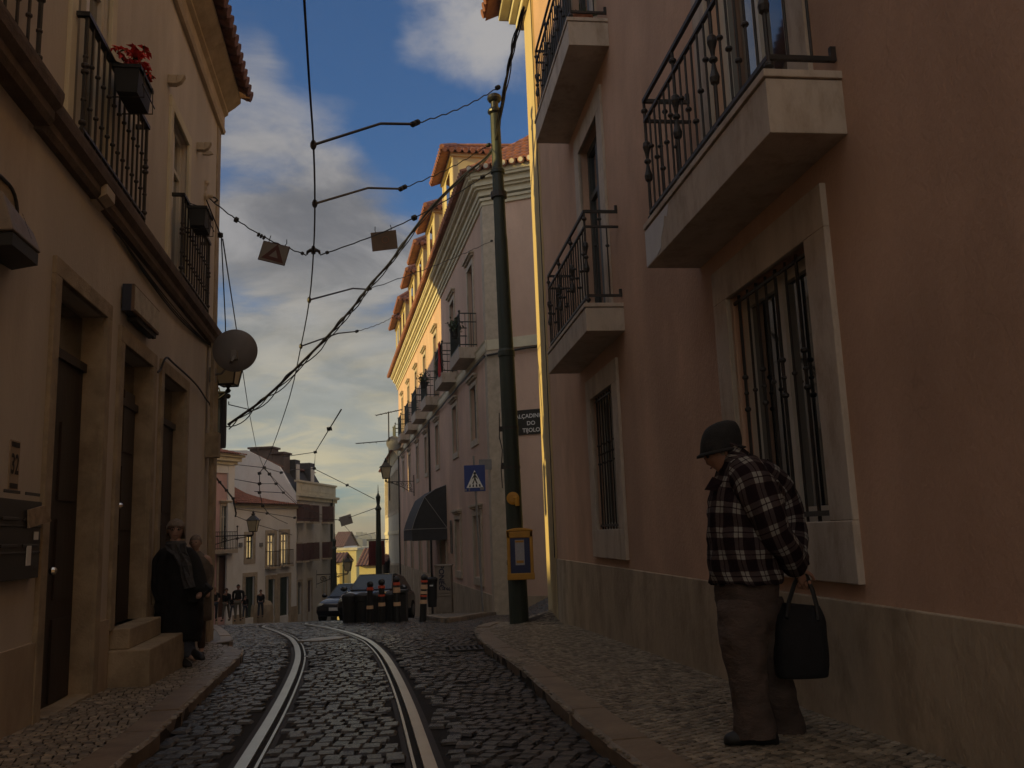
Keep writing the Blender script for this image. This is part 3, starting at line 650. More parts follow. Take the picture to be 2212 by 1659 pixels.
# lightbox sign over the second door
u0, zt = LW.at(262, 612); u1 = atoff(LW, 346, 700, .12)[0]; z1 = zt; z0 = LW.at(262, 673)[1]
t = on_left('shop_sign', 'weathered blank light box sign with navy end above the second doorway', 'sign', u0, z0)
L_ = u0-u1; h = z1-z0; m = MB(); m.box(-L_, 0, .01, .088, -.0, h); part('case', m, navy, t, bevel=.005)
m = MB(); m.box(-L_-.0, 0.0, .088, .112, 0, h); part('trim', m, board, t, bevel=.004); m = MB(); m.box(-L_+.02, -.02, .112, .118, .02, h-.02); part('face', m, mat('weathered_face', (.42, .38, .30), .6, .3, 5, .2, 30, (.2, .15, .1), 6, .7), t)
m = MB(); m.tube([(-L_+.1, .08, -.06), (-L_+.1, .08, .01)], .01, 5).box(-L_+.02, -.2, .02, .09, -.04, -.002); part('lamp_tray', m, black, t)
# number plate 32
u, z = LW.at(29, 1005); m = MB(); m.box(-.075, .075, .0, .006, -.15, .15); t = on_left('house_number', 'dark number 32 stencilled on the cream wall by the first door', 'house number', u, z)
part('plate', m, mat('number_ground', (.36, .28, .20), .9, .1, 8), t); m = MB(); lettering(m, '32', .17, (0, .009, 0), (-.72, 0, 0), (0, 0, 1), .004)
m.box(-.06, .06, .006, .009, .11, .14).box(-.06, .06, .006, .009, -.14, -.11); part('digits', m, rust, t)
# letter boxes
u, z = LW.at(0, 1165); u1, zt = LW.at(73, 1085); zb = LW.at(65, 1248)[1]
t = on_left('letter_boxes', 'dark metal bank of letter boxes with torn paper on the wall', 'letter boxes', u1, zb); H = zt-zb; m = MB(); m.box(0, 1.0, 0, .05, 0, H)
for k in range(1, 3): m.box(0, 1.0, .05, .056, H*k/3-.006, H*k/3+.006)
for k in range(3):
    for j in range(3): m.box(.06+j*.33, .3+j*.33, .05, .058, H*k/3+.19, H*k/3+.21)
part('case', m, mat('letterbox_metal', (.03, .028, .027), .45, .2, 5), t, bevel=.004)
m = MB(); m.prism([(-.13, .06, H-.12), (.25, .058, H-.17), (.27, .058, H-.06), (.0, .062, H-.02), (-.02, .06, H-.05)], (0, .012, 0)); part('torn_paper', m, mat('brown_paper', (.34, .26, .18), .9, .3, 20), t)
m = MB(); m.box(.17, .24, .055, .06, .08, .2).box(.06, .13, .055, .06, H-.24, H-.19); part('sticker', m, whitep, t)
# intercom in the door recess
u, z = 5.075, 1.33; t = thing('intercom', 'small pale door intercom panel inside the first doorway', 'intercom', Lw(u, -.25, z), LW.rot)
m = MB(); m.box(0, .02, -.07, .07, -.09, .09); part('panel', m, mat('intercom_plastic', (.4, .36, .3), .6, .1, 8), t, bevel=.005); m = MB()
for a in (-.04, .0, .04):
    for b in (-.05, .0): m.box(.02, .026, a-.012, a+.012, b-.012, b+.012)
part('button', m, black, t)
# lettered wall lantern box and round framed mirror edge at the far left
u, z = LW.at(20, 560); u += .26; z += .02; t = on_left('wall_box', 'rust stained metal box with raised lettering high on the left wall', 'utility box', u, z)
m = MB(); A = [(-.30, .0, .0), (-.30, .0, .18), (.30, .0, .24), (.30, .0, -.04)]; B = [(-.20, .20, .0), (-.20, .15, .13), (.28, .15, .20), (.28, .22, -.02)]
m.add(A+B, [(0, 1, 2, 3), (4, 7, 6, 5), (0, 4, 5, 1), (1, 5, 6, 2), (2, 6, 7, 3), (3, 7, 4, 0)]); part('housing', m, mat('stained_tin', (.24, .20, .16), .6, .3, 6, .2, 30, (.10, .05, .03), 6, .8), t, bevel=.01)
m = MB(); m.prism([(-.28, .01, -.012), (-.18, .19, -.012), (.26, .21, -.03), (.28, .01, -.05)], (0, 0, -.07)); part('dark_grille', m, black, t)
m = MB(); lettering(m, 'RAPIBARICA', .03, (.04, .198, .085), (0, .35, -.93), (-1, .0, 0), .001); part('lettering', m, rust, t)
m = MB(); m.tube([(-.12, .01, .2), (-.1, .02, .36)], .004, 4); part('wire_stub', m, rust, t)
u, z = 7.33, 2.90; t = on_left('framed_panel', 'rounded edge of an old wooden framed panel at the far left', 'panel', u, z); m = MB(); pts = []
for cx_, cz_, a0 in ((.06, .07, 0), (-.06, .07, pi/2), (-.06, -.07, pi), (.06, -.07, 3*pi/2)):
    for k in range(6): a = a0+pi/2*k/5; pts.append((cx_*1.+.14*cos(a)*1, .02, cz_+.14*sin(a)))
m.prism(pts, (0, .04, 0)); part('panel', m, stone_d, t); m = MB(); m.tube([(p[0]*1.02, .065, p[2]*1.02) for p in pts+[pts[0]]], .012, 6); part('rim', m, iron, t)
# anchor plate with scroll for the span wires
u, z = LW.at(442, 424); t = on_left('wire_anchor', 'ornate cast anchor plate holding the tram span wire on the left wall', 'wire anchor', u, z)
m = MB(); m.lathe((0, 0, 0), [(0, .07), (.03, .07), (.05, .03), (.11, .025)], 10, (0, 1, 0)).box(-.03, .03, 0, .03, -.19, .19).ball((0, .02, .19), .04).ball((0, .02, -.19), .04); part('plate', m, stone, t)
m = MB(); m.tube([(0, .08, 0), (0, .14, -.02), (0, .17, -.05), (0, .13, -.08)], .012, 6); part('hook', m, iron, t)
# satellite dish, lantern and dark banner tube on the corner
dc = at(508, 757, 11.35); t = thing('satellite_dish', 'round grey satellite dish seen from behind at the left building corner', 'satellite dish', tuple(dc))
m = MB(); back = V3([.27, -1, -.02]); back /= np.linalg.norm(back); m.lathe((0, 0, 0), [(.055, .001), (.05, .1), (.035, .19), (.0, .283), (-.006, .288), (-.008, .28), (.022, .19), (.04, .08), (.045, .001)], 40, tuple(back)); m.smooth = True; part('reflector', m, dishm, t)
anc = V3(Lw(.12, .04, LW.at(448, 805)[1]))-dc; m = MB(); b = back*.06+V3([0, 0, -.06]); m.tube([b, back*.16+V3([-.03, 0, -.16]), anc+V3([.12, 0, .02]), anc], .016, 8).box(anc[0]-.03, anc[0]+.03, anc[1]-.06, anc[1]+.06, anc[2]-.1, anc[2]+.1).box(b[0]-.04, b[0]+.04, b[1]-.04, b[1]+.04, b[2]-.07, b[2]+.05); part('arm', m, greym, t)
def lantern(root, c, s, big=True):
    """four sided street lantern, c = bottom centre of the glass, s = height of the glass"""
    c = V3(c); m = MB(); g = MB(); b, T_ = s*.27, s*.44
    P = lambda r, z: [tuple(c+V3([sx*r, sy*r, z])) for sx, sy in ((-1, -1), (1, -1), (1, 1), (-1, 1))]
    g.add(P(b*.96, 0)+P(T_*.96, s), [(0, 1, 5, 4), (1, 2, 6, 5), (2, 3, 7, 6), (3, 0, 4, 7), (0, 3, 2, 1)])
    for i in range(4): m.tube([P(b, 0)[i], P(T_, s)[i]], s*.03, 4)
    for r, z in ((b, 0), (T_, s)):
        q = P(r, z)
        for i in range(4): m.tube([q[i], q[(i+1) % 4]], s*.035, 4)
    m.add(P(T_*1.12, s)+P(s*.14, s*1.42), [(0, 1, 5, 4), (1, 2, 6, 5), (2, 3, 7, 6), (3, 0, 4, 7), (0, 3, 2, 1)])
    m.lathe(c+V3([0, 0, s*1.42]), [(0, s*.13), (s*.1, s*.15), (s*.14, s*.2), (s*.2, s*.08), (s*.3, s*.1), (s*.36, s*.05), (s*.44, .002)], 10)
    for i in range(4): m.ball(P(T_*1.15, s*1.02)[i], s*.05, 6, 4)
    m.lathe(c, [(-s*.28, s*.05), (-s*.2, s*.11), (-s*.12, s*.05), (0, s*.12)], 8)
    hd = part('lantern_frame', m, iron, root); part('lantern_glass', g, lampm, hd); return hd
lp = at(493, 832, 12.35); t = thing('street_lantern', 'square street lantern on a scrolled bracket behind the satellite dish', 'street lantern', tuple(lp), 0, 'street lanterns on wall brackets')
lantern(t, (0, 0, 0), .40); wl = V3([-.62, .05, 0]); m = MB()
m.tube([(0, 0, -.1), wl+V3([0, 0, -.08])], .014, 6).tube([wl+V3([0, 0, .05]), wl+V3([0, 0, -.5])], .02, 6).tube([(0, 0, -.1), (-.15, .01, -.2), (-.35, .03, -.24), wl+V3([0, 0, -.42])], .013, 6)
for (cx_, cz_, r) in ((-.18, -.15, .045), (-.34, -.16, .06), (-.5, -.2, .085), (-.5, -.34, .06)): m.tube(spiral((cx_, .03, cz_), (1, 0, 0), (0, 0, 1), r, r*.25, 0, 8), .009, 5)
m.ball((0, 0, -.16), .04); part('bracket', m, iron, t)
bp = at(474, 906, 12.55); t = thing('banner', 'dark navy rolled banner hanging upright below the lantern bracket', 'banner', tuple(bp)); m = MB()
m.lathe((0, 0, 0), [(-.42, .02), (-.415, .095), (-.36, .10), (.36, .10), (.40, .095), (.41, .02)], 16); part('roll', m, navy, t, smooth=False); m = MB(); m.tube([(0, 0, .40), (-.02, 0, .47)], .01, 5).lathe((0, 0, 0), [(.36, .104), (.38, .104)], 16); part('hanger', m, iron, t)
# unseen houses added behind the corner, sized to cast shade on the street
SH = Wall((-6.1, 15.9), 160.0)
def shade_caster_house(label, W_, ln, dep, ze_, rise, z0):
    ops = [(-ln+1.4+i*3.2, -ln+2.5+i*3.2, z0+2.2+k*3.1, z0+4.1+k*3.1, .2) for i in range(int(ln/3.2)-0) if -ln+2.5+i*3.2 < -.4 for k in range(3) if z0+4.1+k*3.1 < ze_-.5]
    t = bldg('shade_house', label, W_, 'building', 'unseen houses added to cast shade'); m = wallmesh(-ln, 0, z0-3, ze_, ops); shell(m, -ln, 0, z0-3, ze_, dep); part('wall', m, cream, t)
    for o in ops: window(t, *o[:4], q=.2, w_=.13)
    m = MB(); h = dep/2; tileroof(m, (0.3, .4, ze_+.05), (-ln-.3, .4, ze_+.05), (-ln-.3, -h, ze_+rise), (.3, -h, ze_+rise), .3, .8); tileroof(m, (.3, -dep-.4, ze_), (-ln-.3, -dep-.4, ze_), (-ln-.3, -h, ze_+rise), (.3, -h, ze_+rise), .4, 2)
    for e in (0, -ln): m.poly([(e, 0, ze_), (e, -dep, ze_), (e, -h, ze_+rise)])
    part('roof', m, tile, t); return t
shade_caster_house('tall unseen cream house across the side street, added to shade the near pink facade', SH, 16.7, 9, 12.2, 2.4, -1.)
shade_caster_house('lower unseen cream house farther down the hill, added to shade the lower pink facade', Wall(SH.world(-16.8, -.1, 0), 160), 16.5, 9, 9.7, 2.4, -2.6)
shade_caster_house('unseen house added at the side street end to keep the road in shade', Wall((-30.8, -10.7), 157.5), 22, 8, 7.7, 1.7, 0)
shade_caster_house('large unseen cream block behind the small pink house, added to shade the white gable', Wall((-22.5, 46), 178), 17, 12, 10.2, 1.2, -4)

# ================================================================ RIGHT BUILDING
RB = bldg('apartment_building', 'salmon plastered building with stone balconies and barred windows along the right pavement', RW)
E0 = .28
opsR = [(-9.58, -8.34, 1.0, 2.58, .14), (-4.80, -3.68, 1.0, 2.58, .14), (-9.58, -8.34, 3.33, 5.85, .15), (-4.75, -3.68, 3.33, 5.80, .17), (-4.75, -3.68, 6.58, 9.1, .17), (-9.58, -8.34, 6.58, 9.1, .16)]
m = wallmesh(-22, E0, -1.2, 10.4, opsR); shell(m, -22, E0, -1.2, 10.4, 9); part('wall', m, salmon, RB)
m = MB(); m.box(-22, -.6, -.02, .022, -1.2, .585); part('plinth', m, socle, RB, bevel=.008)
m = MB(); m.box(-.60, E0+.012, -.05, .03, -1.2, 10.3); part('corner_pilaster', m, mat('corner_sun_yellow', (.58, .46, .25), .85, .14, 1.5, .25, 30, (.35, .28, .18), 1.5, .6, stretch=3), RB)  # greyish cream pilaster, its colour yellowed to imitate sunlight on the strip
m = MB(); m.box(-22, E0+.30, -.02, .14, 10.15, 10.30).box(-22, E0+.36, -.02, .26, 10.30, 10.42).box(-22, E0+.45, -.02, .44, 10.42, 10.56).box(E0, E0+.45, -9, -.02, 10.3, 10.56); part('cornice', m, trim, RB, bevel=.02)
m = MB(); tileroof(m, (E0+.6, .70, 10.58), (-22, .70, 10.58), (-22, -4.5, 13), (E0+.6, -4.5, 13)); scallop(m, (E0+.6, .70, 10.60), (-6, .70, 10.60)); tileroof(m, (E0+.6, -9.4, 10.5), (-22, -9.4, 10.5), (-22, -4.5, 13), (E0+.6, -4.5, 13), .4, 2); part('roof', m, tile, RB)
def grille(parent, a, b, c, d, n):
    m = MB(); o = -.03; m.box(a, b, o-.012, o+.012, c+.03, c+.06).box(a, b, o-.008, o+.008, d-.05, d-.03)
    for k in range(n):
        u = a+(b-a)*(k+.6)/(n+.2); baluster(m, u, o, c, d, .0095, [c+(d-c)*.56], 6, 2.0)
        if k % 2: baluster(m, u, o, c, d, .012, [c+(d-c)*.49, c+(d-c)*.63], 6, 2.0)
    return part('window_bars', m, iron, parent)
wn = window(RB, *opsR[0][:4], q=.14, w_=.25, pr=.035, mull=1, trans=0, fm=slabm, sm=sashw, sf=.09); grille(wn, *opsR[0][:4], 8)
wn = window(RB, *opsR[1][:4], q=.14, w_=.25, pr=.035, mull=1, trans=0, fm=slabm, sm=sashw, sf=.08); grille(wn, *opsR[1][:4], 8)
for i in (2, 3, 4, 5): window(RB, *opsR[i][:4], q=.15, w_=.25, pr=.03, mull=1, trans=1, fm=slabm, sm=sashd if i != 2 else sashw, bottom=False, sf=.08)
def balcony(parent, a, b, z0, z1, out=.42, n=18, big=False):
    m = MB(); m.box(a, b, -.02, out, z0, z1-.05).box(a-.01, b+.01, -.02, out+.012, z1-.042, z1)
    sb = part('balcony', m, slabm, parent, bevel=.004); m = MB(); o = out-.045; zt = z1+1.02; zm = zt-.17; zb = z1+.09; t = .013
    for z, h in ((zt, .03), (zm, .022), (zb, .026)):
        m.box(a+.03, b-.03, o-t, o+t, z-h/2, z+h/2)
        for u in (a+.04, b-.04): m.box(u-t, u+t, -.02, o, z-h/2, z+h/2)
    for u in (a+.04, b-.04):
        for z in (zt, zb): m.box(u-.012, u+.012, .0, .03, z-.0, z+.07)
    sg = 8 if big else 6
    for k in range(n):
        f = k/(n-1); u = a+.04+(b-a-.08)*f; major = (k % 6 == 0) or k == n-1
        if major:
            baluster(m, u, o, z1, zt, .0125, [zm+.085, z1+.045, zb+.42], sg, 2.3, [(zb+.30, -1), (zb+.54, 1)])
        else: baluster(m, u, o, zb, zm, .0085, [zb+.20+.44*abs(((k % 6)/6.)*2-1)], sg, 2.7)
    for u in (a+.04, b-.04):
        for s in (.35, .7): baluster(m, u, o*s, zb, zm if s < .5 else zm, .0085, [zb+.55], sg, 2.7)
        baluster(m, u, o*.55, zm, zt, .010, [zm+.085], sg, 2.5)
    part('railing', m, iron, sb, smooth=False); return sb
b1 = balcony(RB, -10.11, -7.78, 2.98, 3.33, .42, 19, True); b2 = balcony(RB, -5.42, -2.96, 3.04, 3.34, .41, 19); b3 = balcony(RB, -5.46, -3.0, 6.25, 6.58, .45, 19)
m = MB()
for a, b, z0_, z1_ in ((-8.45, -7.775, 2.99, 3.27),):
    pts = [(-7.776, z0_), (-7.776, z1_), (-8.40, z1_), (-8.34, z1_-.08), (-8.28, z1_-.05), (-8.25, z0_+.16), (-8.18, z0_+.10), (-8.16, z0_+.03), (-8.05, z0_)]
    m.prism([(u, .4185, z) for u, z in pts], (0, .004, 0))
part('bare_patch', m, slabw, b1)
m = MB(); m.tube([(-.58, .035, 10.1), (-.58, .035, .6)], .010, 5); part('joint_cable', m, rust, RB)
def on_right(name, label, cat, u, o, z, group=None): return thing(name, label, cat, tuple(RW.world(u, o, z)), RW.rot, group)
u = RW.at(1283, 20)[0]; t = on_right('flower_pot', 'round terracotta flower pot standing on the uppermost right balcony', 'flower pot', -5.12, .24, 6.58)
m = MB(); m.lathe((0, 0, 0), [(0, .10), (.16, .14), (.17, .16), (.20, .16), (.20, .13)], 16); part('pot', m, terra, t); m = MB()
for k in range(30):
    a = random.random()*6.3; r = random.uniform(.05, .16); m.add([(0, 0, .18), (r*cos(a)-.02*sin(a), r*sin(a)+.02*cos(a), .2+random.random()*.12), (r*1.5*cos(a), r*1.5*sin(a), .22+random.random()*.1), (r*cos(a)+.02*sin(a), r*sin(a)-.02*cos(a), .2+random.random()*.1)], [(0, 1, 2, 3)])
part('plant', m, leafm, t)
t = on_right('planter_screen', 'dark green mesh screen tied inside the uppermost right balcony railing', 'screen', -4.2, .36, 6.70); m = MB()
for k in range(16): m.box(-.95+k*.12, -.86+k*.12, -.004, .004, 0+.02*(k % 3), .55-.03*(k % 4))
t2 = part('screen', m, irong, t)

# ================================================================ PINK BUILDING
PB = bldg('terrace_building', 'long pink building with yellow sunlit cornice, dormers and a row of balconies', PW)
ZT = 11.0
uw = [(1.95, 3.6), (6.35, 8.0), (11.9, 13.5), (16.4, 18.0), (20.7, 22.3), (25.4, 26.9), (29.8, 31.3)]
opsP = [(a, b, 4.0, 5.7, .18) for a, b in uw]+[(a, b, 8.2 if i else 8.2, 10.15, .2) for i, (a, b) in enumerate(uw)]
opsP = [(a+.28, b-.28, 4.0, 5.72, .18) for a, b in uw]+[(a+.28, b-.28, 6.85, 9.75, .2) for a, b in uw]
grd = [(1.9, 3.5, -.35, 1.58), (6.3, 7.8, -.3, 1.55), (10.6, 12.2, -2.6, 1.2), (16.2, 17.4, -2.8, 1.1), (20.2, 21.4, -3, 1.05), (24.8, 26, -3.2, 1.0), (29.2, 30.4, -3.5, .95)]
opsP += [g+(.25,) for g in grd]
m = wallmesh(0, 34, -5, ZT, opsP)
m.quad((34, 0, -5), (34, -9, -5), (34, -9, ZT), (34, 0, ZT)); part('wall', m, pink, PB)
# side wall turning up the alley: built in the same frame
ad = V3([sin(radians(110)), cos(radians(110))]); ax_, ay_ = float(ad@PW.d), float(ad@PW.n)
def AL(t, o, z): # t along the alley wall, o outwards towards the camera
    nx, ny = ad[1], -ad[0]            # outward normal of the alley wall
    wx = ad*t+V3([nx, ny])*o
    return (float(wx@PW.d), float(wx@PW.n), z)
m = MB(); m.quad(AL(0, 0, -3), AL(14, 0, -3), AL(14, 0, ZT), AL(0, 0, ZT)); part('side_wall', m, pink, PB)
def albox(m, t0, t1, o0, o1, z0, z1):
    c = [AL(t, o, z) for z in (z0, z1) for (t, o) in ((t0, o0), (t1, o0), (t1, o1), (t0, o1))]
    return m.add(c, [(0, 3, 2, 1), (4, 5, 6, 7), (0, 1, 5, 4), (1, 2, 6, 5), (2, 3, 7, 6), (3, 0, 4, 7)])
m = MB(); m.box(-.0, .42, -.02, .035, -2, ZT); albox(m, -.03, .62, -.02, .035, -3, ZT)
for k in range(12): m.box(-.005, .425, -.02, .040, -1.6+k*1.02, -1.59+k*1.02); albox(m, -.035, .625, -.02, .040, -1.6+k*1.02, -1.59+k*1.02)
part('quoin', m, stone, PB)
m = MB(); m.sweep([(-.02, 6.35), (.05, 6.35), (.07, 6.42), (.07, 6.6), (.10, 6.66), (-.02, 6.68)], 0, 34); albox(m, 0, 14, -.02, .06, 6.35, 6.66); part('string_course', m, trim, PB)
m = MB(); m.box(-.0, 34, -.02, .03, -5, -.75); albox(m, 0, 14, -.02, .03, -3, -.75); part('plinth', m, socle, PB)
levels = [(10.85, 10.98, .06), (10.98, 11.06, .12), (11.12, 11.30, .16), (11.30, 11.38, .26), (11.38, 11.56, .34), (11.56, 11.64, .46), (11.64, 11.80, .50)]
m = MB()
for z0_, z1_, o in levels: m.box(-o*.4, 34.2, -.02, o, z0_, z1_); albox(m, -o*.4, 14, -.02, o, z0_+.0, z1_)
part('cornice', m, trim, PB)
m = MB(); tileroof(m, (-.3, .66, 11.84), (34.6, .66, 11.84), (34.6, -3.6, 15.2), (-.3+2.4, -3.6, 15.2), .25, .42, .05); scallop(m, (-.3, .66, 11.84), (34.6, .66, 11.84), .25, .10, .35)
e0, e1 = V3(AL(-.3, .62, 11.84)), V3(AL(14, .62, 11.84)); tileroof(m, e0, e1, V3(AL(14, -4, 15.2)), V3((2.1, -3.6, 15.2)), .25, .42, .05)
q = V3(AL(0, 1, 0))-V3(AL(0, 0, 0)); scallop(m, e0, e1, .27, .11, .4, out=(q[0], q[1], -.35)); part('roof', m, tile, PB)
m = MB(); scallop(m, e0+V3([0, 0, .0])+q*.02, e1+q*.02, .27, .075, .02, out=(q[0], q[1], -.35)); part('tile_mortar', m, tilel, PB)
for i, (a, b) in enumerate(uw):
    window(PB, a+.28, b-.28, 4.0, 5.72, .16, .16, .04, 1, 1, gm=shut, sm=shut, head=.10)
    # infill either side of the narrower framed opening
    window(PB, a+.28, b-.28, 6.9, 9.75, .18, .17, .04, 1, 1, gm=glass if i % 3 else shut, sm=sashd, head=.12, bottom=False)
for i, (a, b, c, d) in enumerate(grd):
    if c > -1: window(PB, a+.12, b-.12, c, d, .22, .18, .05, 0, 0, gm=mat('dark_room', (.04, .035, .03), .7, .2, 3), sm=shut, head=.10)
    else:
        fr = part('door_frame', surround(a, b, c, d, .2, .05, bottom=False), stone, PB); l = MB(); l.box(a, b, -.22, -.17, c, d); part('door', l, wood_d if i % 2 else shut, fr)
for i, (a, b) in enumerate(uw):
    a2, b2, z1_ = a-.12, a+1.95, 6.86; m = MB(); m.add([(a2, 0, 6.5), (b2, 0, 6.5), (b2, .58, 6.5), (a2, .58, 6.5), (a2, 0, z1_), (b2, 0, z1_), (b2, .60, z1_), (a2, .60, z1_)], [(0, 3, 2, 1), (4, 5, 6, 7), (0, 1, 5, 4), (1, 2, 6, 5), (2, 3, 7, 6), (3, 0, 4, 7)])
    sb = part('balcony', m, slabm, PB); m = MB(); zt = z1_+1.1; o = .55
    for z in (zt, z1_+.08, zt-.28):
        m.box(a2+.03, b2-.03, o-.014, o+.014, z-.018, z+.018)
        for u in (a2+.03, b2-.03): m.box(u-.014, u+.014, 0, o, z-.016, z+.016)
    for k in range(17): u = a2+.03+(b2-a2-.06)*k/16; m.tube([(u, o, z1_), (u, o, zt)], .010 if k % 16 else .022, 5, cap=False)
    for k in range(3): m.tube([(a2+.03, o*k/3, z1_), (a2+.03, o*k/3, zt)], .011, 5, cap=False)
    m.ball((a2+.03, o, zt+.06), .045); m.ball((b2-.03, o, zt+.06), .045); part('railing', m, irong, sb)
    if i in (2, 3, 4, 5, 6): m = MB(); m.box(a2+.06, b2-.06, o-.03, o-.02, z1_+.06, zt-.3); part('railing_screen', m, mat('green_screen_cloth', (.03, .05, .045), .9, .2, 9), sb)
DU = (4.9, 10.35, 14.85, 19.1, 24.5, 28.8)
# dormers along the eave
for i, du in enumerate(DU):
    m = MB(); wd = 1.35; zb, ztp = 12.0, 14.15; o = .36; m.box(du-wd, du+wd, -3.2, o, zb, ztp); m.box(du-wd-.10, du+wd+.10, o-3, o+.10, ztp-.12, ztp); m.box(du-wd-.03, du-wd+.12, o, o+.035, zb, ztp-.12).box(du+wd-.12, du+wd+.03, o, o+.035, zb, ztp-.12)
    dm = part('dormer', m, mat('dormer_paint', (.55, .46, .26), .85, .1, 2), PB)
    m = MB(); m.box(du-.4, du+.4, o, o+.02, zb+.25, ztp-.3); part('dormer_window', m, glass, dm)
    m = MB(); tileroof(m, (du-wd-.25, o+.45, ztp+.02), (du+wd+.25, o+.45, ztp+.02), (du+.25, -3, ztp+1.0), (du-.25, -3, ztp+1.0), .24, .4, .05); scallop(m, (du-wd-.25, o+.45, ztp+.03), (du+wd+.25, o+.45, ztp+.03), .24, .09, .3)
    tileroof(m, (du-wd-.25, -3, ztp+.02), (du-wd-.25, o+.45, ztp+.02), (du-.1, o-.4, ztp+.85), (du-.1, -3, ztp+.95), .24, .4, .05); scallop(m, (du-wd-.25, -2.4, ztp+.03), (du-wd-.25, o+.45, ztp+.03), .24, .09, .25, out=(-1, 0, -.4))
    m.tube([(du-wd-.3, o+.43, ztp+.10), (du-.05, o-.3, ztp+.92)], .09, 8); m.tube([(du+wd+.3, o+.43, ztp+.10), (du+.05, o-.3, ztp+.92)], .09, 8); m.tube([(du, o-.3, ztp+.92), (du, -3, ztp+1.1)], .09, 8)
    part('dormer_roof', m, tile, dm)
m = MB()
for u in (15.2, 33.4): m.tube([(u, .09, 6.3), (u, .09, -3.2)], .05, 8)
m.tube([(0.0, .10, 6.18)]+[(u, .09, 6.22-.02*sin(u*2)) for u in np.linspace(.6, 33, 40)], .035, 5); m.tube([AL(0, .10, 6.18), AL(1.2, .09, 6.28), AL(13, .09, 6.35)], .035, 5)
part('drainpipe', m, iron, PB)
def on_pink(name, label, cat, u, o, z, group=None): return thing(name, label, cat, tuple(PW.world(u, o, z)), PW.rot, group)
# plants and cloths on the pink balconies
def bush(m, c, r, n, sz=.06):
    for k in range(n):
        d = V3([random.gauss(0, 1), random.gauss(0, 1), random.gauss(0, .8)]); d = d/np.linalg.norm(d)*r*random.uniform(.3, 1); p = V3(c)+d; a = V3([random.gauss(0, 1) for _ in range(3)]); a /= np.linalg.norm(a); b = np.cross(a, [0, 0, 1.]); b /= np.linalg.norm(b)+1e-6; s = sz*random.uniform(.6, 1.4)
        m.add([p-a*s, p+b*s*.5, p+a*s, p-b*s*.5], [(0, 1, 2, 3)])
for i, (bi, lb) in enumerate(((0, 'potted plant spilling over the nearest pink building balcony'), (2, 'bushy potted plant on the third pink building balcony'))):
    a = uw[bi][0]; t = on_pink('potted_plant', lb, 'potted plant', a+.5 if i == 0 else a+.1, .62, 7.45 if i == 0 else 7.4); m = MB(); m.lathe((0, 0, -.16), [(0, .12), (.26, .18), (.28, .18)], 12); part('pot', m, black, t); m = MB(); bush(m, (0, 0, .25), .32, 170); part('leaves', m, leafm, t)
t = on_pink('creeper', 'leafy creeper climbing the second pink building balcony railing', 'creeper', 7.6, .5, 7.3); m = MB(); bush(m, (0, 0, 0), .55, 260, .07); m.v = [(p[0]*1.1, p[1]*.35, p[2]*1.1) for p in m.v]; part('leaves', m, leafm, t)
t = on_pink('red_cloth', 'narrow red cloth hung over the second pink building balcony', 'cloth', 6.6, .60, 8.0); m = MB(); vs = []
for j in range(9):
    for i in range(6): vs.append((-.22+.09*i+.01*sin(j), .03*sin(i*2.1+j*.6)+.02, .05-j*.16))
m.add(vs, [(j*6+i, j*6+i+1, (j+1)*6+i+1, (j+1)*6+i) for j in range(8) for i in range(5)]); cl_ = part('cloth', m, red, t); md = cl_.modifiers.new('s', 'SOLIDIFY'); md.thickness = .012
# awning over the shop door
ua0, ua1 = 10.2, 14.2; t = on_pink('awning', 'dark grey dome awning with pale piping over the pink building doorway', 'awning', ua0, 0, 0)
zt_, zm_, zb_ = 3.0, 1.28, .82; out_ = 1.4; L_ = ua1-ua0; AP = [(0, zt_), (.45, zt_-.16), (.88, zt_-.46), (1.12, zt_-.95), (1.3, zt_-1.4), (out_, zm_)]; m = MB(); vs = []
for o, z in AP: vs += [(0, o, z), (L_, o, z)]
m.add(vs, [(2*k, 2*k+1, 2*k+3, 2*k+2) for k in range(len(AP)-1)])
for e in (0, L_): m.poly([(e, 0, zm_)]+[(e, o, z) for o, z in AP])
m.box(0, L_, out_-.012, out_+.0, zb_+.02, zm_).box(0, .012, 0, out_, zb_, zm_).box(L_-.012, L_, 0, out_, zb_, zm_); part('canopy', m, mat('awning_cloth', (.035, .036, .042), .75, .15, 3, .1, 30), t)
m = MB(); m.tube([(-.01, o, z) for o, z in AP], .010, 5).tube([(-.012, .88, zt_-.46), (-.012, 0, zm_)], .012, 5).tube([(-.01, 0, zm_), (-.01, out_+.01, zm_), (L_, out_+.01, zm_)], .012, 5); part('piping', m, mat('piping', (.35, .34, .33), .6), t)
# notice frame on the wall by the awning
t = on_pink('notice_frame', 'pale slanted notice frames fixed beside the awning', 'notice board', 8.75, .03, .2); m = MB()
for z0_, h in ((.9, .45), (.1, 1.0)): m.box(-.14, .14, 0, .04, z0_, z0_+h)
part('frame', m, greym, t); m = MB(); m.box(-.11, .11, .04, .045, .14, 1.06).box(-.11, .11, .04, .045, .94, 1.31); part('paper', m, board, t)
# street name sign on the alley wall
a0 = PW.world(*AL(.62, .03, 0)); rt = atan2(ad[1], ad[0]); t = thing('street_name_sign', 'black tile street sign with white lettering on the alley wall', 'street sign', tuple(PW.world(*AL(1.18, .0, 4.12))), rt)
m = MB(); m.box(-.62, .62, -.03, 0, -.36, .36); part('plate', m, blackp, t); m = MB()
for s, z in (('CALÇADINHA', .17), ('DO', -.04), ('TIJOLO', -.24)): lettering(m, s, .165, (.03 if s[0] == 'C' else .09, -.034, z), (1, 0, 0), (0, 0, 1), .003)
part('lettering', m, whitep, t)
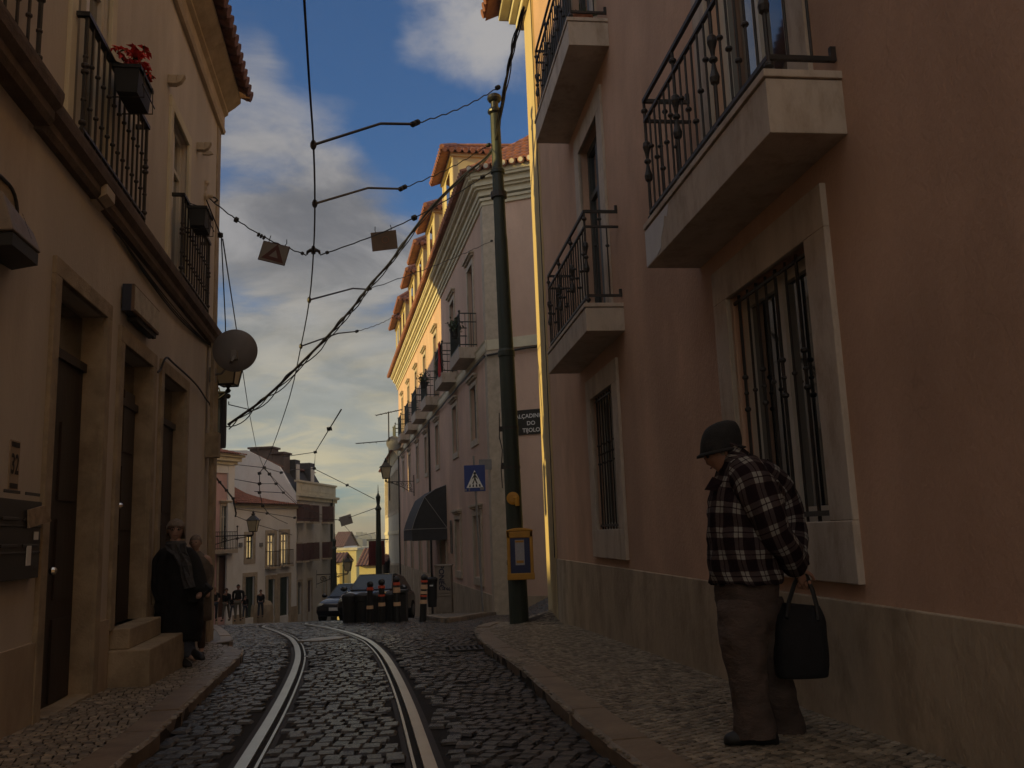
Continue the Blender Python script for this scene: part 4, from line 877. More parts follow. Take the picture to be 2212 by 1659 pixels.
# lantern on its scrolled bracket on the pink wall
uu, zz_ = PW.at(895, 1052); t = on_pink('street_lantern', 'street lantern on a long scrolled bracket on the pink wall', 'street lantern', uu, 1.55, 0, 'street lanterns on wall brackets'); t.location.z = 3.95
lantern(t, (0, 0, .25), .62); m = MB(); m.tube([(0, .05, .06), (0, -1.55, .06)], .022, 6).tube([(0, -1.53, -.75), (0, -1.53, .4)], .028, 6).tube([(0, 0, .05), (0, -.4, -.04), (0, -.9, -.25), (0, -1.2, -.45), (0, -1.53, -.55)], .02, 6)
for (cy_, cz_, r) in ((-1.25, -.2, .2), (-.9, -.1, .11), (-.62, -.05, .08), (-.35, 0, .05), (-1.38, -.42, .08)): m.tube(spiral((0, cy_, cz_), (0, 1, 0), (0, 0, 1), r, r*.2, 0, 9), .016, 5)
part('bracket', m, iron, t)

# ================================================================ FAR HOUSES
Z3 = lambda x, y: (398+.32*x, 884.8+.32*y)
def rect(W_, x0, y0, x1, y1, q=.15, Z=Z3):
    X0, Y0 = Z(x0, y0); X1, Y1 = Z(x1, y1); ua, ub = W_.at(X0, Y0)[0], W_.at(X1, Y1)[0]; xm = (X0+X1)/2
    return (min(ua, ub), max(ua, ub), W_.at(xm, Y1)[1], W_.at(xm, Y0)[1], q)
P58 = at(640, 1329, 58)
WW = Wall(P58, 202); GW = Wall(P58, 185.7)
WB = bldg('white_house', 'low white house with green doors, glowing yellow windows and hipped tile roof', WW)
wop = [rect(WW, 420, 850, 462, 1008), rect(WW, 562, 838, 607, 1062), rect(WW, 653, 832, 697, 1048)]
wdr = [rect(WW, 412, 1128, 470, 1405, .2), rect(WW, 565, 1145, 608, 1395, .2), rect(WW, 645, 1130, 702, 1390, .2)]
ze = WW.at(*Z3(550, 640))[1]; ul = WW.at(503, 1100)[0]
m = wallmesh(.02, ul, -8, ze, wop+wdr); shell(m, .02, ul, -8, ze, 5); part('wall', m, white, WB)
m = MB(); m.box(-.0, ul, -.02, .12, ze-.22, ze-.08).box(0, ul, -.02, .2, ze-.08, ze); part('cornice', m, trim, WB)
m = MB(); rz = ze+(WW.at(*Z3(345, 505))[1]-WW.at(*Z3(345, 640))[1])*1.0; ua_ = ul-2.6; tileroof(m, (ul+.1, .35, ze+.02), (-.2, .35, ze+.02), (-.0, -3.4, ze+.5), (ua_, -3.4, rz+.5), .24, .45); tileroof(m, (ul+.1, -7, ze+.02), (ul+.1, .35, ze+.02), (ua_, -3.4, rz+.5), (ua_+.1, -3.5, rz+.5), .24, .45)
m.tube([(ul+.1, .3, ze+.06), (ua_, -3.4, rz+.56)], .09, 6).tube([(ua_, -3.4, rz+.54), (0, -3.4, ze+.54)], .09, 6); part('roof', m, tile, WB)
for i, o in enumerate(wop): window(WB, *o[:4], q=.14, w_=.22, pr=.03, mull=1, trans=1, fm=stone, sm=sashw if i else sashd, gm=yemitp, bottom=(i == 0), sf=.09 if i == 0 else .12)
for o in wdr:
    f = part('door_frame', surround(o[0], o[1], -7, o[3], .24, .04, bottom=False), stone, WB); l = MB(); l.box(o[0], o[1], -.18, -.13, -7, o[3]); l.box((o[0]+o[1])/2-.02, (o[0]+o[1])/2+.02, -.13, -.11, -7, o[3]); part('door', l, wood_g, f)
for o in wop[1:]:
    a, b, c, d = o[:4]; m = MB(); m.box(a-.2, b+.2, 0, .35, c-.12, c); sb = part('balcony', m, stone, WB); m = MB()
    for z in (c+.08, c+.95): m.box(a-.18, b+.18, .3, .33, z-.02, z+.02)
    for k in range(11): u = a-.18+(b-a+.36)*k/10; m.tube([(u, .315, c), (u, .315, c+.95)], .014, 4, cap=False)
    for u in (a-.18, b+.18): m.box(u-.015, u+.015, 0, .33, c+.93, c+.97)
    part('railing', m, iron, sb)
m = MB()
for x in (378, 517): u, z = WW.at(*Z3(x, 912)); m.box(u-.14, u+.14, 0, .06, z-.12, z+.12)
part('vent', m, greym, WB)
m = MB(); xs_ = [0.]+sorted(v for o in wdr for v in (o[0]-.24, o[1]+.24))+[ul]
for i in range(0, len(xs_), 2): m.box(xs_[i], xs_[i+1], -.02, .03, -8, -3.15)
part('plinth', m, socle, WB)
# small pink house with balcony
PH = bldg('small_pink_house', 'small pink house with white corner pilaster and iron balcony', Wall(WW.world(ul, .0, 0), 202)); PHW = Wall(WW.world(ul, 0, 0), 202)
zc_ = PHW.at(*Z3(250, 370))[1]; po = [rect(PHW, 252, 650, 290, 935), rect(PHW, 232, 985, 292, 1400, .2)]
m = wallmesh(0, 6, -8, zc_+.6, po); shell(m, 0, 6, -8, zc_+.6, 6); part('wall', m, pink2, PH)
m = MB(); m.box(.0, .55, -.02, .10, -8, zc_); m.box(0, 6, -.02, .08, zc_-.5, zc_); part('corner_pilaster', m, white, PH)
m = MB(); m.box(-.45, 6, -6, .5, zc_+.45, zc_+.6).box(-.30, 6, -6, .36, zc_+.2, zc_+.45).box(-.12, 6, -6, .2, zc_, zc_+.2); part('cornice', m, trim, PH)
m = MB(); tileroof(m, (6, .6, zc_+.62), (-.5, .6, zc_+.62), (-.3, -3, zc_+1.5), (6, -3, zc_+2), .24, .45); part('roof', m, tile, PH)
w0 = window(PH, *po[0][:4], q=.14, w_=.14, mull=1, trans=1, fm=stone, sm=sashw, gm=shut, bottom=False, head=.1)
o = po[1]; f = part('door_frame', surround(o[0], o[1], -8, o[3], .16, .04, bottom=False), stone, PH); l = MB(); l.box(o[0], o[1], -.18, -.12, -8, o[3]); part('door', l, wood_r, f)
zb_ = PHW.at(*Z3(250, 945))[1]; m = MB(); m.box(.1, 6, 0, .5, zb_-.22, zb_); sb = part('balcony', m, stone, PH); m = MB()
for z in (zb_+.06, zb_+1.0): m.box(.12, 2.3, .44, .47, z-.02, z+.02); m.box(2.9, 6, .44, .47, z-.02, z+.02)
for k in range(40):
    u = .12+k*.14
    if u < 2.3 or u > 2.9: m.tube([(u, .455, zb_), (u, .455, zb_+1.0)], .015, 4, cap=False)
for u in (.12, 1.2, 2.3, 2.9, 3.6): m.tube([(u, .455, zb_), (u, .455, zb_+1.25)], .03, 6).ball((u, .455, zb_+1.3), .06)
part('railing', m, iron, sb)
t = thing('red_banner', 'red cloth draped on the small pink house balcony railing', 'cloth', tuple(PHW.world(3.25, .52, zb_)), PHW.rot); m = MB(); vs = [(-.28+.11*i, .02*sin(i*2+j), 1.05-j*.15) for j in range(7) for i in range(6)]; m.add(vs, [(j*6+i, (j+1)*6+i, (j+1)*6+i+1, j*6+i+1) for j in range(6) for i in range(5)]); o_ = part('cloth', m, red, t); md = o_.modifiers.new('s', 'SOLIDIFY'); md.thickness = .015
# grey building with mansard roof
GBk = bldg('grey_apartment_building', 'narrow grey tiled building with dark box balconies, parapet and mansard roof', GW)
gu = GW.at(*Z3(1018, 900))[0]; zpar = GW.at(*Z3(740, 470))[1]; zcor = GW.at(*Z3(760, 578))[1]
go = [rect(GW, *r) for r in ((764, 650, 792, 755), (832, 656, 861, 758), (935, 663, 960, 760), (762, 912, 791, 1020), (832, 910, 861, 1010), (935, 906, 960, 1000), (933, 1136, 958, 1262))]
gd = [rect(GW, *r) for r in ((765, 1163, 790, 1384), (832, 1152, 859, 1366))]
m = wallmesh(gu, -.02, -10, zcor, go+gd); m.quad((gu, 0, -10), (gu, 0, zcor), (gu, -8, zcor), (gu, -8, -10)); part('wall', m, greyw, GBk)
end = Wall(P58, 185.7-90)                        # party wall facing the viewer, white gable outline
pf = [end.at(*Z3(x, y)) for x, y in ((757, 640), (722, 525), (642, 385), (425, 275), (270, 275))]
m = MB(); pts = [(0, -10)]+[(abs(u), z) for u, z in pf]+[(abs(pf[-1][0])+5, pf[-1][1]), (abs(pf[-1][0])+5, -10)]; pts[1] = (0, zcor)
m.prism([(.02, -a, z) for a, z in pts], (-.3, 0, 0)); part('party_wall', m, white, GBk)
m = MB(); m.box(gu, .06, -.02, .06, zcor, zpar-.12); m.box(gu-.1, .12, -.15, .14, zpar-.12, zpar); m.box(gu-.2, .12, -.02, .30, zcor-.05, zcor+.12).box(gu-.1, .08, -.02, .15, zcor-.3, zcor-.05); m.box(gu, gu+.3, -7, 0, zcor, zpar-.1)
for a, b in ((gu+.8, gu*.55), (gu*.5, -.7)): m.box(a, b, .06, .085, zcor+.35, zpar-.35)
part('parapet', m, trim, GBk)
sec = [(abs(u), z) for u, z in pf[1:]]; L8 = gu*.82; m = MB(); m.prism([(-.31, -sec[0][0], zcor)]+[(-.31, -a, z-.05) for a, z in sec]+[(-.31, -sec[-1][0], zcor)], (L8, 0, 0)); part('mansard_roof', m, darkroof, GBk)
m = MB(); tileroof(m, (L8-.3, -sec[1][0]+.15, sec[1][1]), (-.3, -sec[1][0]+.15, sec[1][1]), (-.3, -sec[2][0], sec[2][1]), (L8-.3, -sec[2][0], sec[2][1]), .3, .5); part('tile_cap', m, tile, GBk)
for f in (.25, .62): m = MB(); u = gu*f; m.box(u-.5, u+.5, -1.8, -.7, zpar-.1, zpar+1.5); dm = part('dormer', m, darkroof, GBk); m = MB(); m.box(u-.33, u+.33, -.71, -.66, zpar+.1, zpar+1.2); part('dormer_window', m, sashw, dm)
for (x0, x1, yt, dd) in ((428, 580, 252, 4.2), (582, 660, 285, 3.2)):
    u0_, zt_ = end.at(*Z3(x0, yt)); u1_ = end.at(*Z3(x1, yt))[0]; a, b = sorted((-abs(u0_), -abs(u1_))); m = MB(); m.box(-1.5, -.35, a, b, zpar-.5, zt_-.12).box(-1.65, -.2, a-.1, b+.1, zt_-.12, zt_); part('chimney', m, mat('chimney_brick', (.12, .085, .07), .9, .2, 3), GBk)
for i, o in enumerate(go):
    window(GBk, *o[:4], q=.14, w_=.14, pr=.03, mull=1, trans=1, fm=stone, sm=sashw, gm=shut, bottom=(i == 6), sf=.12)
    if i < 6:
        a, b, c, d = o[:4]; m = MB(); m.box(a-.25, b+.25, 0, .5, c-.12, c); sb = part('balcony', m, stone, GBk); m = MB(); m.box(a-.14, b+.14, .44, .48, c, c+1.1)
        for k in range(9): u = a-.12+(b-a+.24)*k/8; m.box(u-.02, u+.02, .48, .5, c, c+1.12)
        for u in (a-.14, b+.10): m.box(u, u+.04, 0, .46, c, c+1.1)
        part('railing', m, mat('maroon_balcony', (.12, .06, .055), .6, .3, 6), sb)
for i, o in enumerate(gd): f = part('door_frame', surround(o[0], o[1], -9, o[3], .15, .04, bottom=False), stone, GBk); l = MB(); l.box(o[0], o[1], -.18, -.12, -9, o[3]); part('door', l, shut if i == 0 else wood_r, f)
m = MB(); u = gu+1.1; m.tube([(u, .1, zcor), (u, .1, -9)], .09, 8); part('drainpipe', m, irong, GBk)
# pale building beyond the pink one
W2 = Wall(PW.world(34.0, .05, 0), -11.2); B2 = bldg('pale_building', 'pale grey building with tall narrow windows beyond the pink one', W2)
z2 = W2.at(*Z3(1390, 360))[1]; ops2 = [(1+i*2.05, 2.15+i*2.05, z2-3.9, z2-1.2, .15) for i in range(9)]; od2 = [(1+i*2.05, 2.15+i*2.05, -8, -.9-.05*i, .2) for i in range(9)]
m = wallmesh(0, 20, -10, z2, ops2+od2); m.quad((20, 0, -10), (20, -9, -10), (20, -9, z2), (20, 0, z2)); part('wall', m, mat('pale_yellow_plaster', (.55, .50, .40), .9, .1, .8), B2)
for o in ops2: window(B2, *o[:4], q=.12, w_=.18, mull=1, trans=1, gm=shut, sm=sashw, sf=.08)
for o in od2: f = part('door_frame', surround(*o[:4], .16, .04, bottom=False), stone, B2); l = MB(); l.box(o[0], o[1], -.18, -.12, -9, o[3]); part('door', l, shut, f)
m = MB(); m.sweep([(-.02, z2-.5), (.06, z2-.45), (.25, z2-.1), (.35, z2), (-.02, z2)], -.0, 20.2); m.box(0, 20, -.02, .06, 1.2, 1.45); part('cornice', m, trim, B2)
m = MB(); tileroof(m, (-.0, .5, z2+.03), (20.4, .5, z2+.03), (20.4, -3.2, z2+1.9), (0, -3.2, z2+1.9), .25, .45); part('roof', m, tile, B2)
# roof aerial and dish on the pale building
ap = at(*Z3(1387, 215), 52); t = thing('roof_aerial', 'television aerial and small dish standing over the pale building roof', 'aerial', tuple(ap)); m = MB(); m.tube([(-.05, 0, -3.5), (-.05, 0, 1.8)], .04, 5).tube([(-2, 0, -.05), (.2, 0, .05)], .03, 5).tube([(-.8, 0, 1.6), (.8, 0, 1.9)], .03, 5)
for k in range(6): x = -.8+k*.3; m.tube([(x, -.3, 1.6+k*.055), (x, .3, 1.6+k*.055)], .02, 4)
for k in range(4): x = -2+k*.4; m.tube([(x, -.2, -.05), (x, .2, -.05)], .02, 4)
part('mast', m, iron, t); m = MB(); m.lathe((.25, 0, -.1), [(.06, .01), (.04, .2), (0, .44), (-.01, .45), (.02, .2), (.04, .01)], 20, (.1, -1, .2)); part('dish', m, greym, t)
# dark red banner frame hanging from the pale building
fr_ = at(*Z3(1295, 885), 47); t = thing('hanging_banner', 'dark red banner hung from a pole across the far street', 'banner', tuple(fr_)); m = MB(); m.tube([(-.5, 0, .05), (.6, .3, .05)], .03, 5); part('rod', m, iron, t); m = MB()
vs = [(-.42+.12*i+.01*sin(j), .1+.03*sin(i*1.7+j*.5), -j*.115) for j in range(12) for i in range(8)]; m.add(vs, [(j*8+i, (j+1)*8+i, (j+1)*8+i+1, j*8+i+1) for j in range(11) for i in range(7)]); o_ = part('cloth', m, mat('maroon_cloth', (.13, .02, .02), .9, .2, 9), t); md = o_.modifiers.new('s', 'SOLIDIFY'); md.thickness = .02
# houses down the hill
ZA = lambda x, y: (725.5+.128*x, 1044+.128*y)
def farhouse(name, label, x0, x1, yt, Y, dep, mt, roofh=0., wins=(), flat=True, group=None, ridge_left=False):
    a = at(*ZA(x0, yt), Y); b = at(*ZA(x1, yt), Y); zt = a[2]; t = thing(name, label, 'house', (a[0], a[1], 0)); wd = b[0]-a[0]; zb = G(a[0], Y)-6
    o_ = [(wd*u0, wd*u1, zt-h0, zt-h1, .15) for (u0, u1, h1, h0) in wins]
    m = MB(); f = wallmesh(0, wd, zb, zt, [(q[0], q[1], q[2], q[3], .15) for q in o_]); m.v = [(x, -y, z) for x, y, z in f.v]; m.f = f.f
    m.quad((0, 0, zb), (0, dep, zb), (0, dep, zt), (0, 0, zt)); m.quad((wd, 0, zb), (wd, dep, zb), (wd, dep, zt), (wd, 0, zt)); m.quad((0, dep, zb), (wd, dep, zb), (wd, dep, zt), (0, dep, zt))
    part('wall', m, mt, t)
    for q in o_: g = MB(); g.box(q[0], q[1], .12, .15, q[2], q[3]); part('window', g, shut, t)
    m = MB()
    if roofh: tileroof(m, (-.3, -.4, zt), (wd+.3, -.4, zt), (wd+.3, dep/2, zt+roofh), (-.3, dep/2, zt+roofh), .3, .6); tileroof(m, (-.3, dep+.3, zt), (wd+.3, dep+.3, zt), (wd+.3, dep/2, zt+roofh), (-.3, dep/2, zt+roofh), .3, .6); m.poly([(0, 0, zt), (0, dep, zt), (0, dep/2, zt+roofh)]); m.poly([(wd, 0, zt), (wd, dep, zt), (wd, dep/2, zt+roofh)]); part('roof', m, MC['old_purple_tile'], t)
    else: m.box(-.15, wd+.15, -.15, dep+.15, zt, zt+.25); part('roof', m, trim, t)
    return t
farhouse('yellow_house', 'yellow house with flat coping down the hill on the left', -40, 345, 1140, 100, 10, yellowp, 0, [(.55, .62, 2.2, 4)])
farhouse('pale_house', 'narrow white house between the yellow houses down the hill', 350, 470, 1150, 120, 8, white)
farhouse('cream_house', 'small cream house high behind the maroon banner down the hill', 470, 640, 1180, 140, 8, yellowp, 0, [(.1, .7, .7, 2)])
t = farhouse('gabled_house', 'yellow gabled house with dipping tiled roof behind the parked cars', 395, 690, 1390, 85, 9, yellowp, 1.6, [])
farhouse('low_tiled_house', 'low house with red tile roof beside the grey building', -60, 60, 1335, 88, 6, yellowp, .9)
farhouse('tiled_roof_house', 'house with brown tiled roof above the yellow house coping', -70, 110, 1075, 130, 12, white, 2.2)
farhouse('dark_stone_house', 'dim stone house at the bottom right behind the far green pole', 700, 800, 1320, 70, 6, mat('dim_stone', (.22, .18, .15), .9, .2, 1), .5)
random.seed(31)
for k in range(16):                # skyline across the hazy valley
    px = random.uniform(728, 815); a = at(px, 1175, random.uniform(420, 900)); wd = random.uniform(8, 22); hh = 1.0+a[1]*random.uniform(-.004, .004)
    t = thing('distant_block', ['pale distant block on the hazy skyline', 'faint distant block low on the hazy skyline'][k % 2], 'distant building', (a[0], a[1], -55), 0, 'distant blocks on the skyline'); m = MB(); m.box(-wd/2, wd/2, 0, 12, 0, 55+hh).box(-wd/6, wd/8, 2, 7, 55+hh, 57+hh); part('block', m, hillm, t)

# ================================================================ STREET THINGS
def W_(x, y, Y): return at(x, y, Y)
t = thing('tram_pole', 'tall dark green iron tram pole on the right pavement corner', 'pole', (-.021, 13.9, -.40)); m = MB()
m.lathe((0, 0, 0), [(0, .150), (.9, .145), (.92, .155), (.98, .150), (1.0, .132), (4.2, .126), (4.22, .138), (4.30, .138), (4.34, .118), (6.2, .108), (6.3, .10), (7.35, .095), (7.36, .118), (7.42, .118), (7.44, .088), (8.45, .082)], 20); m.v = [(x-.012*z, y, z) for x, y, z in m.v]; m.smooth = False; part('shaft', m, green, t)
m = MB(); m.lathe((-.102, 0, 8.42), [(0, .085), (.03, .12), (.06, .125), (.10, .10), (.12, .065), (.22, .065), (.24, .10), (.28, .125), (.33, .12), (.36, .085), (.37, .01)], 16); part('finial', m, blackp, t)
m = MB()
for z in (3.05, 2.42, 6.95, 7.0): m.lathe((-.012*z, 0, z), [(-.025, .135), (.025, .135)], 16)
m.box(-.19, -.14, -.02, .02, 2.4, 2.5).box(-.20, -.15, -.02, .02, 3.0, 3.08); m.tube([(-.2, -.02, 3.3), (-.21, -.03, 2.9), (-.17, -.03, 2.7), (-.20, -.02, 2.4), (-.19, -.02, 2.1)], .008, 5); part('clamp', m, iron, t)
for z in (1.93, .95): m = MB(); m.lathe((-.03, -.15, z), [(-.02, .10), (.02, .10), (.03, .06)], 14, (0, -1, 0)); m.tube([(0, -.16, z), (.03, -.19, z), (.035, -.2, z-.12 if z > 1.5 else z+.12)], .035, 8); part('bracket', m, yel, t)
# timetable box hung on the pole
tb = thing('timetable_box', 'yellow timetable box with blue panel and paper strapped to the green pole', 'timetable box', (.03, 13.68, .68)); hw, hh = .20, .39; m = MB()
m.box(-hw, hw, -.07, .05, -hh+.03, hh-.03); m.prism([(hw*cos(a)*1.06, -.09, (hh-.05)+.05*sin(a)) for a in np.linspace(0, pi, 9)]+[(-hw*1.06, -.09, hh-.08), (hw*1.06, -.09, hh-.08)][:0], (0, .16, 0)); m.box(-hw*1.05, hw*1.05, -.09, .07, -hh, -hh+.10).box(-hw, -hw+.05, -.085, .05, -hh, hh-.05).box(hw-.05, hw, -.085, .05, -hh, hh-.05).box(-hw, hw, -.085, .05, hh-.15, hh-.05); part('case', m, yel, tb, bevel=.012)
m = MB(); m.box(-hw+.05, hw-.05, -.078, -.07, -hh+.10, hh-.15); part('panel', m, mat('dark_blue_panel', (.012, .02, .09), .4, .1, 4), tb); m = MB(); m.box(-.075, .065, -.084, -.078, -.17, .21); pp = part('paper', m, mat('timetable_paper', (.42, .40, .42), .7, .12, 40), tb)
m = MB(); m.box(-.07, .06, -.087, -.084, .17, .2).box(-.06, .05, -.087, -.084, -.14, -.10); part('print', m, yel, tb)
# crossing sign on its post
sp_ = at(1043, 1321, 21.5); Ys = 21.5; t = thing('crossing_sign', 'square blue pedestrian crossing sign on a thin grey post', 'traffic sign', tuple(sp_)); zc2 = at(1033, 1033, Ys)[2]-sp_[2]; m = MB(); m.tube([(0, 0, 0), (-.115, 0, zc2+.55)], .026, 8); part('post', m, greym, t)
s = 45*Ys/1889/2; sh_ = s*1.25; cx_ = -.10; m = MB(); m.box(cx_-s, cx_+s, -.05, -.03, zc2-sh_, zc2+sh_); part('plate', m, blue, t, bevel=.004); m = MB()
def T2(pts, y=-.055): return [(cx_+a*s, y, zc2+b*sh_) for a, b in pts]
m.prism(T2([(-.80, -.72), (.80, -.72), (0.0, .62)]), (0, .004, 0)); tp = part('triangle', m, whitep, t); m = MB()
for x in (-.56, -.24, .08, .40): m.prism(T2([(x, -.66), (x+.16, -.66), (x+.13-.02*x, -.46), (x+.02-.1*x, -.46)], -.059), (0, .003, 0))
m.prism(T2([(-.26, -.42), (-.12, -.42), (0, -.12), (.14, -.42), (.27, -.42), (.09, -.02), (.1, .1), (.28, -.08), (.3, .0), (.1, .24), (-.06, .24), (-.24, .02), (-.2, -.05), (-.05, .08), (-.06, -.1)], -.059), (0, .003, 0)); m.ball((cx_+.02*s, -.058, zc2+.36*sh_), .035, 8, 5, (1, .1, 1)); part('walking_figure', m, blackp, t)
m = MB(); m.box(cx_-s*.95, cx_-s*.8, -.056, -.05, zc2-sh_*.95, zc2-sh_*.8).box(cx_-s*.6, cx_-s*.48, -.056, -.05, zc2-sh_*.95, zc2-sh_*.75).prism(T2([(.5, -.92), (.88, -.88), (.86, -.68), (.48, -.70)], -.056), (0, .004, 0)); part('sticker', m, greym, t)
t = on_pink('parking_plate', 'small grey plate jutting from the pink corner above the crossing sign', 'sign plate', -.02, .25, 0); t.location.z = float(at(1069, 1012, 25)[2]); m = MB(); m.box(-.02, .02, -.25, .12, -.0, .3); part('plate', m, greym, t)
# bollards
def bollard(label, px, Y, ang, h=1.02, group='striped bollards in front of the parked cars', bands=((.40, .48, cream_r), (.54, .58, orange), (.60, .66, cream_r), (.70, .79, cream_r), (.84, .88, orange))):
    x = float(at(px, 1330, Y)[0]); t = thing('bollard', label, 'bollard', (x, Y, G(x, Y)-.02), 0, group); m = MB(); m.lathe((0, 0, 0), [(0, .075), (h*.5, .07), (h*.84, .06), (h*.86, .045)], 12); m.ball((0, 0, h*.93), .075, 12, 8, (1, 1, 1.05)); part('post', m, blackp, t)
    for z0_, z1_, mt in bands:
        m = MB(); m.lathe((0, 0, 0), [(h*z0_, .079), (h*z1_, .074)], 14); part('reflective_band', m, mt, t)
    t.rotation_euler = (0, radians(ang), 0); return t
bollard('leaning black bollard with orange and cream bands standing apart on the right', 913, 19.3, 3)
bollard('upright banded bollard at the right end before the black bins', 859, 19.5, -1, 1.0, bands=((.38, .46, cream_r), (.66, .77, cream_r), (.82, .88, orange))); bollard('middle banded bollard between two others before the black bins', 825, 19.7, 0, .96, bands=((.40, .48, cream_r), (.62, .66, orange), (.80, .86, orange))); bollard('leftmost banded bollard before the black bins', 798.5, 19.9, 1, .92, bands=((.36, .44, cream_r), (.80, .87, orange)))
# black bins in a row
for k, (px, wpx, kind, lb) in enumerate(((755, 26, 0, 'round ribbed black bin at the left end of the row by the cars'), (784, 30, 0, 'round ribbed black bin second from the left by the cars'), (816, 30, 0, 'round ribbed black bin third from the left by the cars'), (846, 26, 0, 'round ribbed black bin next to the square one by the cars'), (866, 24, 1, 'square black bin at the right end of the row'))):
    Y = 20.9-(.35 if kind else 0); c = at(px, 1333, Y); r = wpx*1.12*Y/1889/2; h = .63 if kind == 0 else .73; x = float(c[0]); t = thing('black_bin', lb, 'bin', (x, Y, G(x, Y)-.02), 0, 'black bins in front of the cars'); m = MB()
    if kind == 0:
        vs = []; fs = []; n = 32
        for z, s in ((0, .86), (.05, .9), (h*.8, 1.0), (h*.82, 1.06), (h, 1.08), (h+.03, .98), (h+.06, .5), (h+.07, .01)):
            for i in range(n): q = 1+(.045 if i % 4 < 2 else -.0)*(z < h*.8); vs.append((r*s*q*cos(2*pi*i/n), r*s*q*sin(2*pi*i/n), z))
        m.add(vs, [(j*n+i, j*n+(i+1) % n, (j+1)*n+(i+1) % n, (j+1)*n+i) for j in range(7) for i in range(n)])
        part('body', m, black, t)
    else:
        m.box(-r, r, -.2, .2, 0, h-.08); bd = part('body', m, black, t, bevel=.02); m = MB(); m.box(-r*1.08, r*1.08, -.23, .23, h-.08, h).box(-r*.6, r*.6, -.26, -.22, h-.06, h-.03); part('lid', m, black, t, bevel=.015)
# utility cabinet with graffiti, litter bin
Yc = 28.6; a = at(941, 1311, Yc); b = at(976, 1311, Yc); zt = float(at(958, 1220, Yc)[2]); t = thing('utility_cabinet', 'pale concrete utility cabinet with dark graffiti against the pink wall', 'cabinet', (float(a[0]), Yc, float(a[2])), radians(-4)); wd = float(b[0]-a[0]); h = zt-float(a[2]); m = MB(); m.box(0, wd, 0, .4, -.2, h-.05).box(-.03, wd+.03, -.03, .43, h-.05, h).box(-.01, wd+.01, -.015, .4, .33, .36); part('case', m, cabm, t, bevel=.012); m = MB(); m.box(.02, wd-.02, -.012, 0, .42, h-.12); dd = part('door', m, cabm, t)
m = MB(); lettering(m, 'PONEC', .24, (wd*.40, -.02, h*.70), (0, 0, -1), (1, 0, 0), .006); lettering(m, '1746', .15, (wd*.66, -.02, h*.42), (1, 0, -.1), (0, 0, 1), .003); m.tube(spiral((wd*.5, -.02, h*.5), (1, 0, 0), (0, 0, 1), .10, .05, 0, 5), .007, 4); part('graffiti', m, mat('graffiti_paint', (.02, .02, .05), .6), t)
Yb = 27.2; a = at(934, 1311, Yb); t = thing('litter_bin', 'black litter bin standing between banded bollard and cabinet', 'litter bin', (float(a[0]), Yb, float(a[2]))); m = MB(); m.lathe((0, 0, 0), [(0, .13), (.75, .16), (.76, .175), (.84, .175), (.88, .12)], 14); part('body', m, black, t); m = MB(); m.box(-.05, .05, -.19, -.16, .62, .66); part('label_plate', m, whitep, t)
# far green poles
for (px, yt, yb, Y, lb) in ((816.5, 1047, 1250, 46, 'green tram pole with spike finial beside the pale building'), (722, 1150, 1332, 56, 'thin green tram pole before the grey building corner'), (741.5, 1195, 1262, 75, 'thin far lamp pole in front of the yellow house')):
    a = at(px, yt, Y); g = G(a[0], Y); H = float(a[2])-g; t = thing('far_pole', lb, 'pole', (float(a[0]), Y, g-.1)); m = MB(); r = .16 if Y < 70 else .10; m.lathe((0, 0, 0), [(0, r*1.1), (H*.55, r), (H*.56, r*.85), (H*.82, r*.75), (H*.83, r*1.1), (H*.86, r*.5), (H*.92, r*.8), (H*.95, r*.2), (H+.1, .01)], 10); part('shaft', m, green, t)
def smalllamp(px, py, Y, s, wx, lb):
    c = at(px, py, Y); t = thing('street_lantern', lb, 'street lantern', tuple(c), 0, 'street lanterns on wall brackets'); lantern(t, (0, 0, -s*.5), s); m = MB(); z = -s*.8
    m.tube([(0, 0, z), (wx, 0, z)], .03, 5).tube([(0, 0, z-.03), (wx*.4, 0, z-.2), (wx, 0, z-.65)], .025, 5).tube([(wx, 0, z+.3), (wx, 0, z-.9)], .035, 5)
    for f, q in ((.8, .22), (.55, .15), (.3, .1)): m.tube(spiral((wx*f, 0, z-.08-q), (1, 0, 0), (0, 0, 1), q, q*.2, 0, 8, 10), .02, 4)
    part('bracket', m, iron, t)
smalllamp(*Z3(465, 785), 49, .62, -2.9, 'street lantern on a scrolled bracket before the white house'); smalllamp(*Z3(1105, 1058), 62, .62, -2.2, 'distant street lantern in front of the yellow house')
# stone bollards by the white house
for px, lb in ((463, 'pale rounded stone bollard left of the walking man'), (546, 'pale rounded stone bollard right of the walking man')):
    X, Y0 = Z3(px, 1398); t = thing('stone_bollard', lb, 'bollard', (0, 0, 0)); g = at(X, Y0, 54.5); t.location = (float(g[0]), 54.5, G(g[0], 54.5)-.05); m = MB(); m.lathe((0, 0, 0), [(0, .5), (.8, .48), (1.1, .44), (1.3, .3), (1.38, .05)], 14); part('stone', m, socle, t)

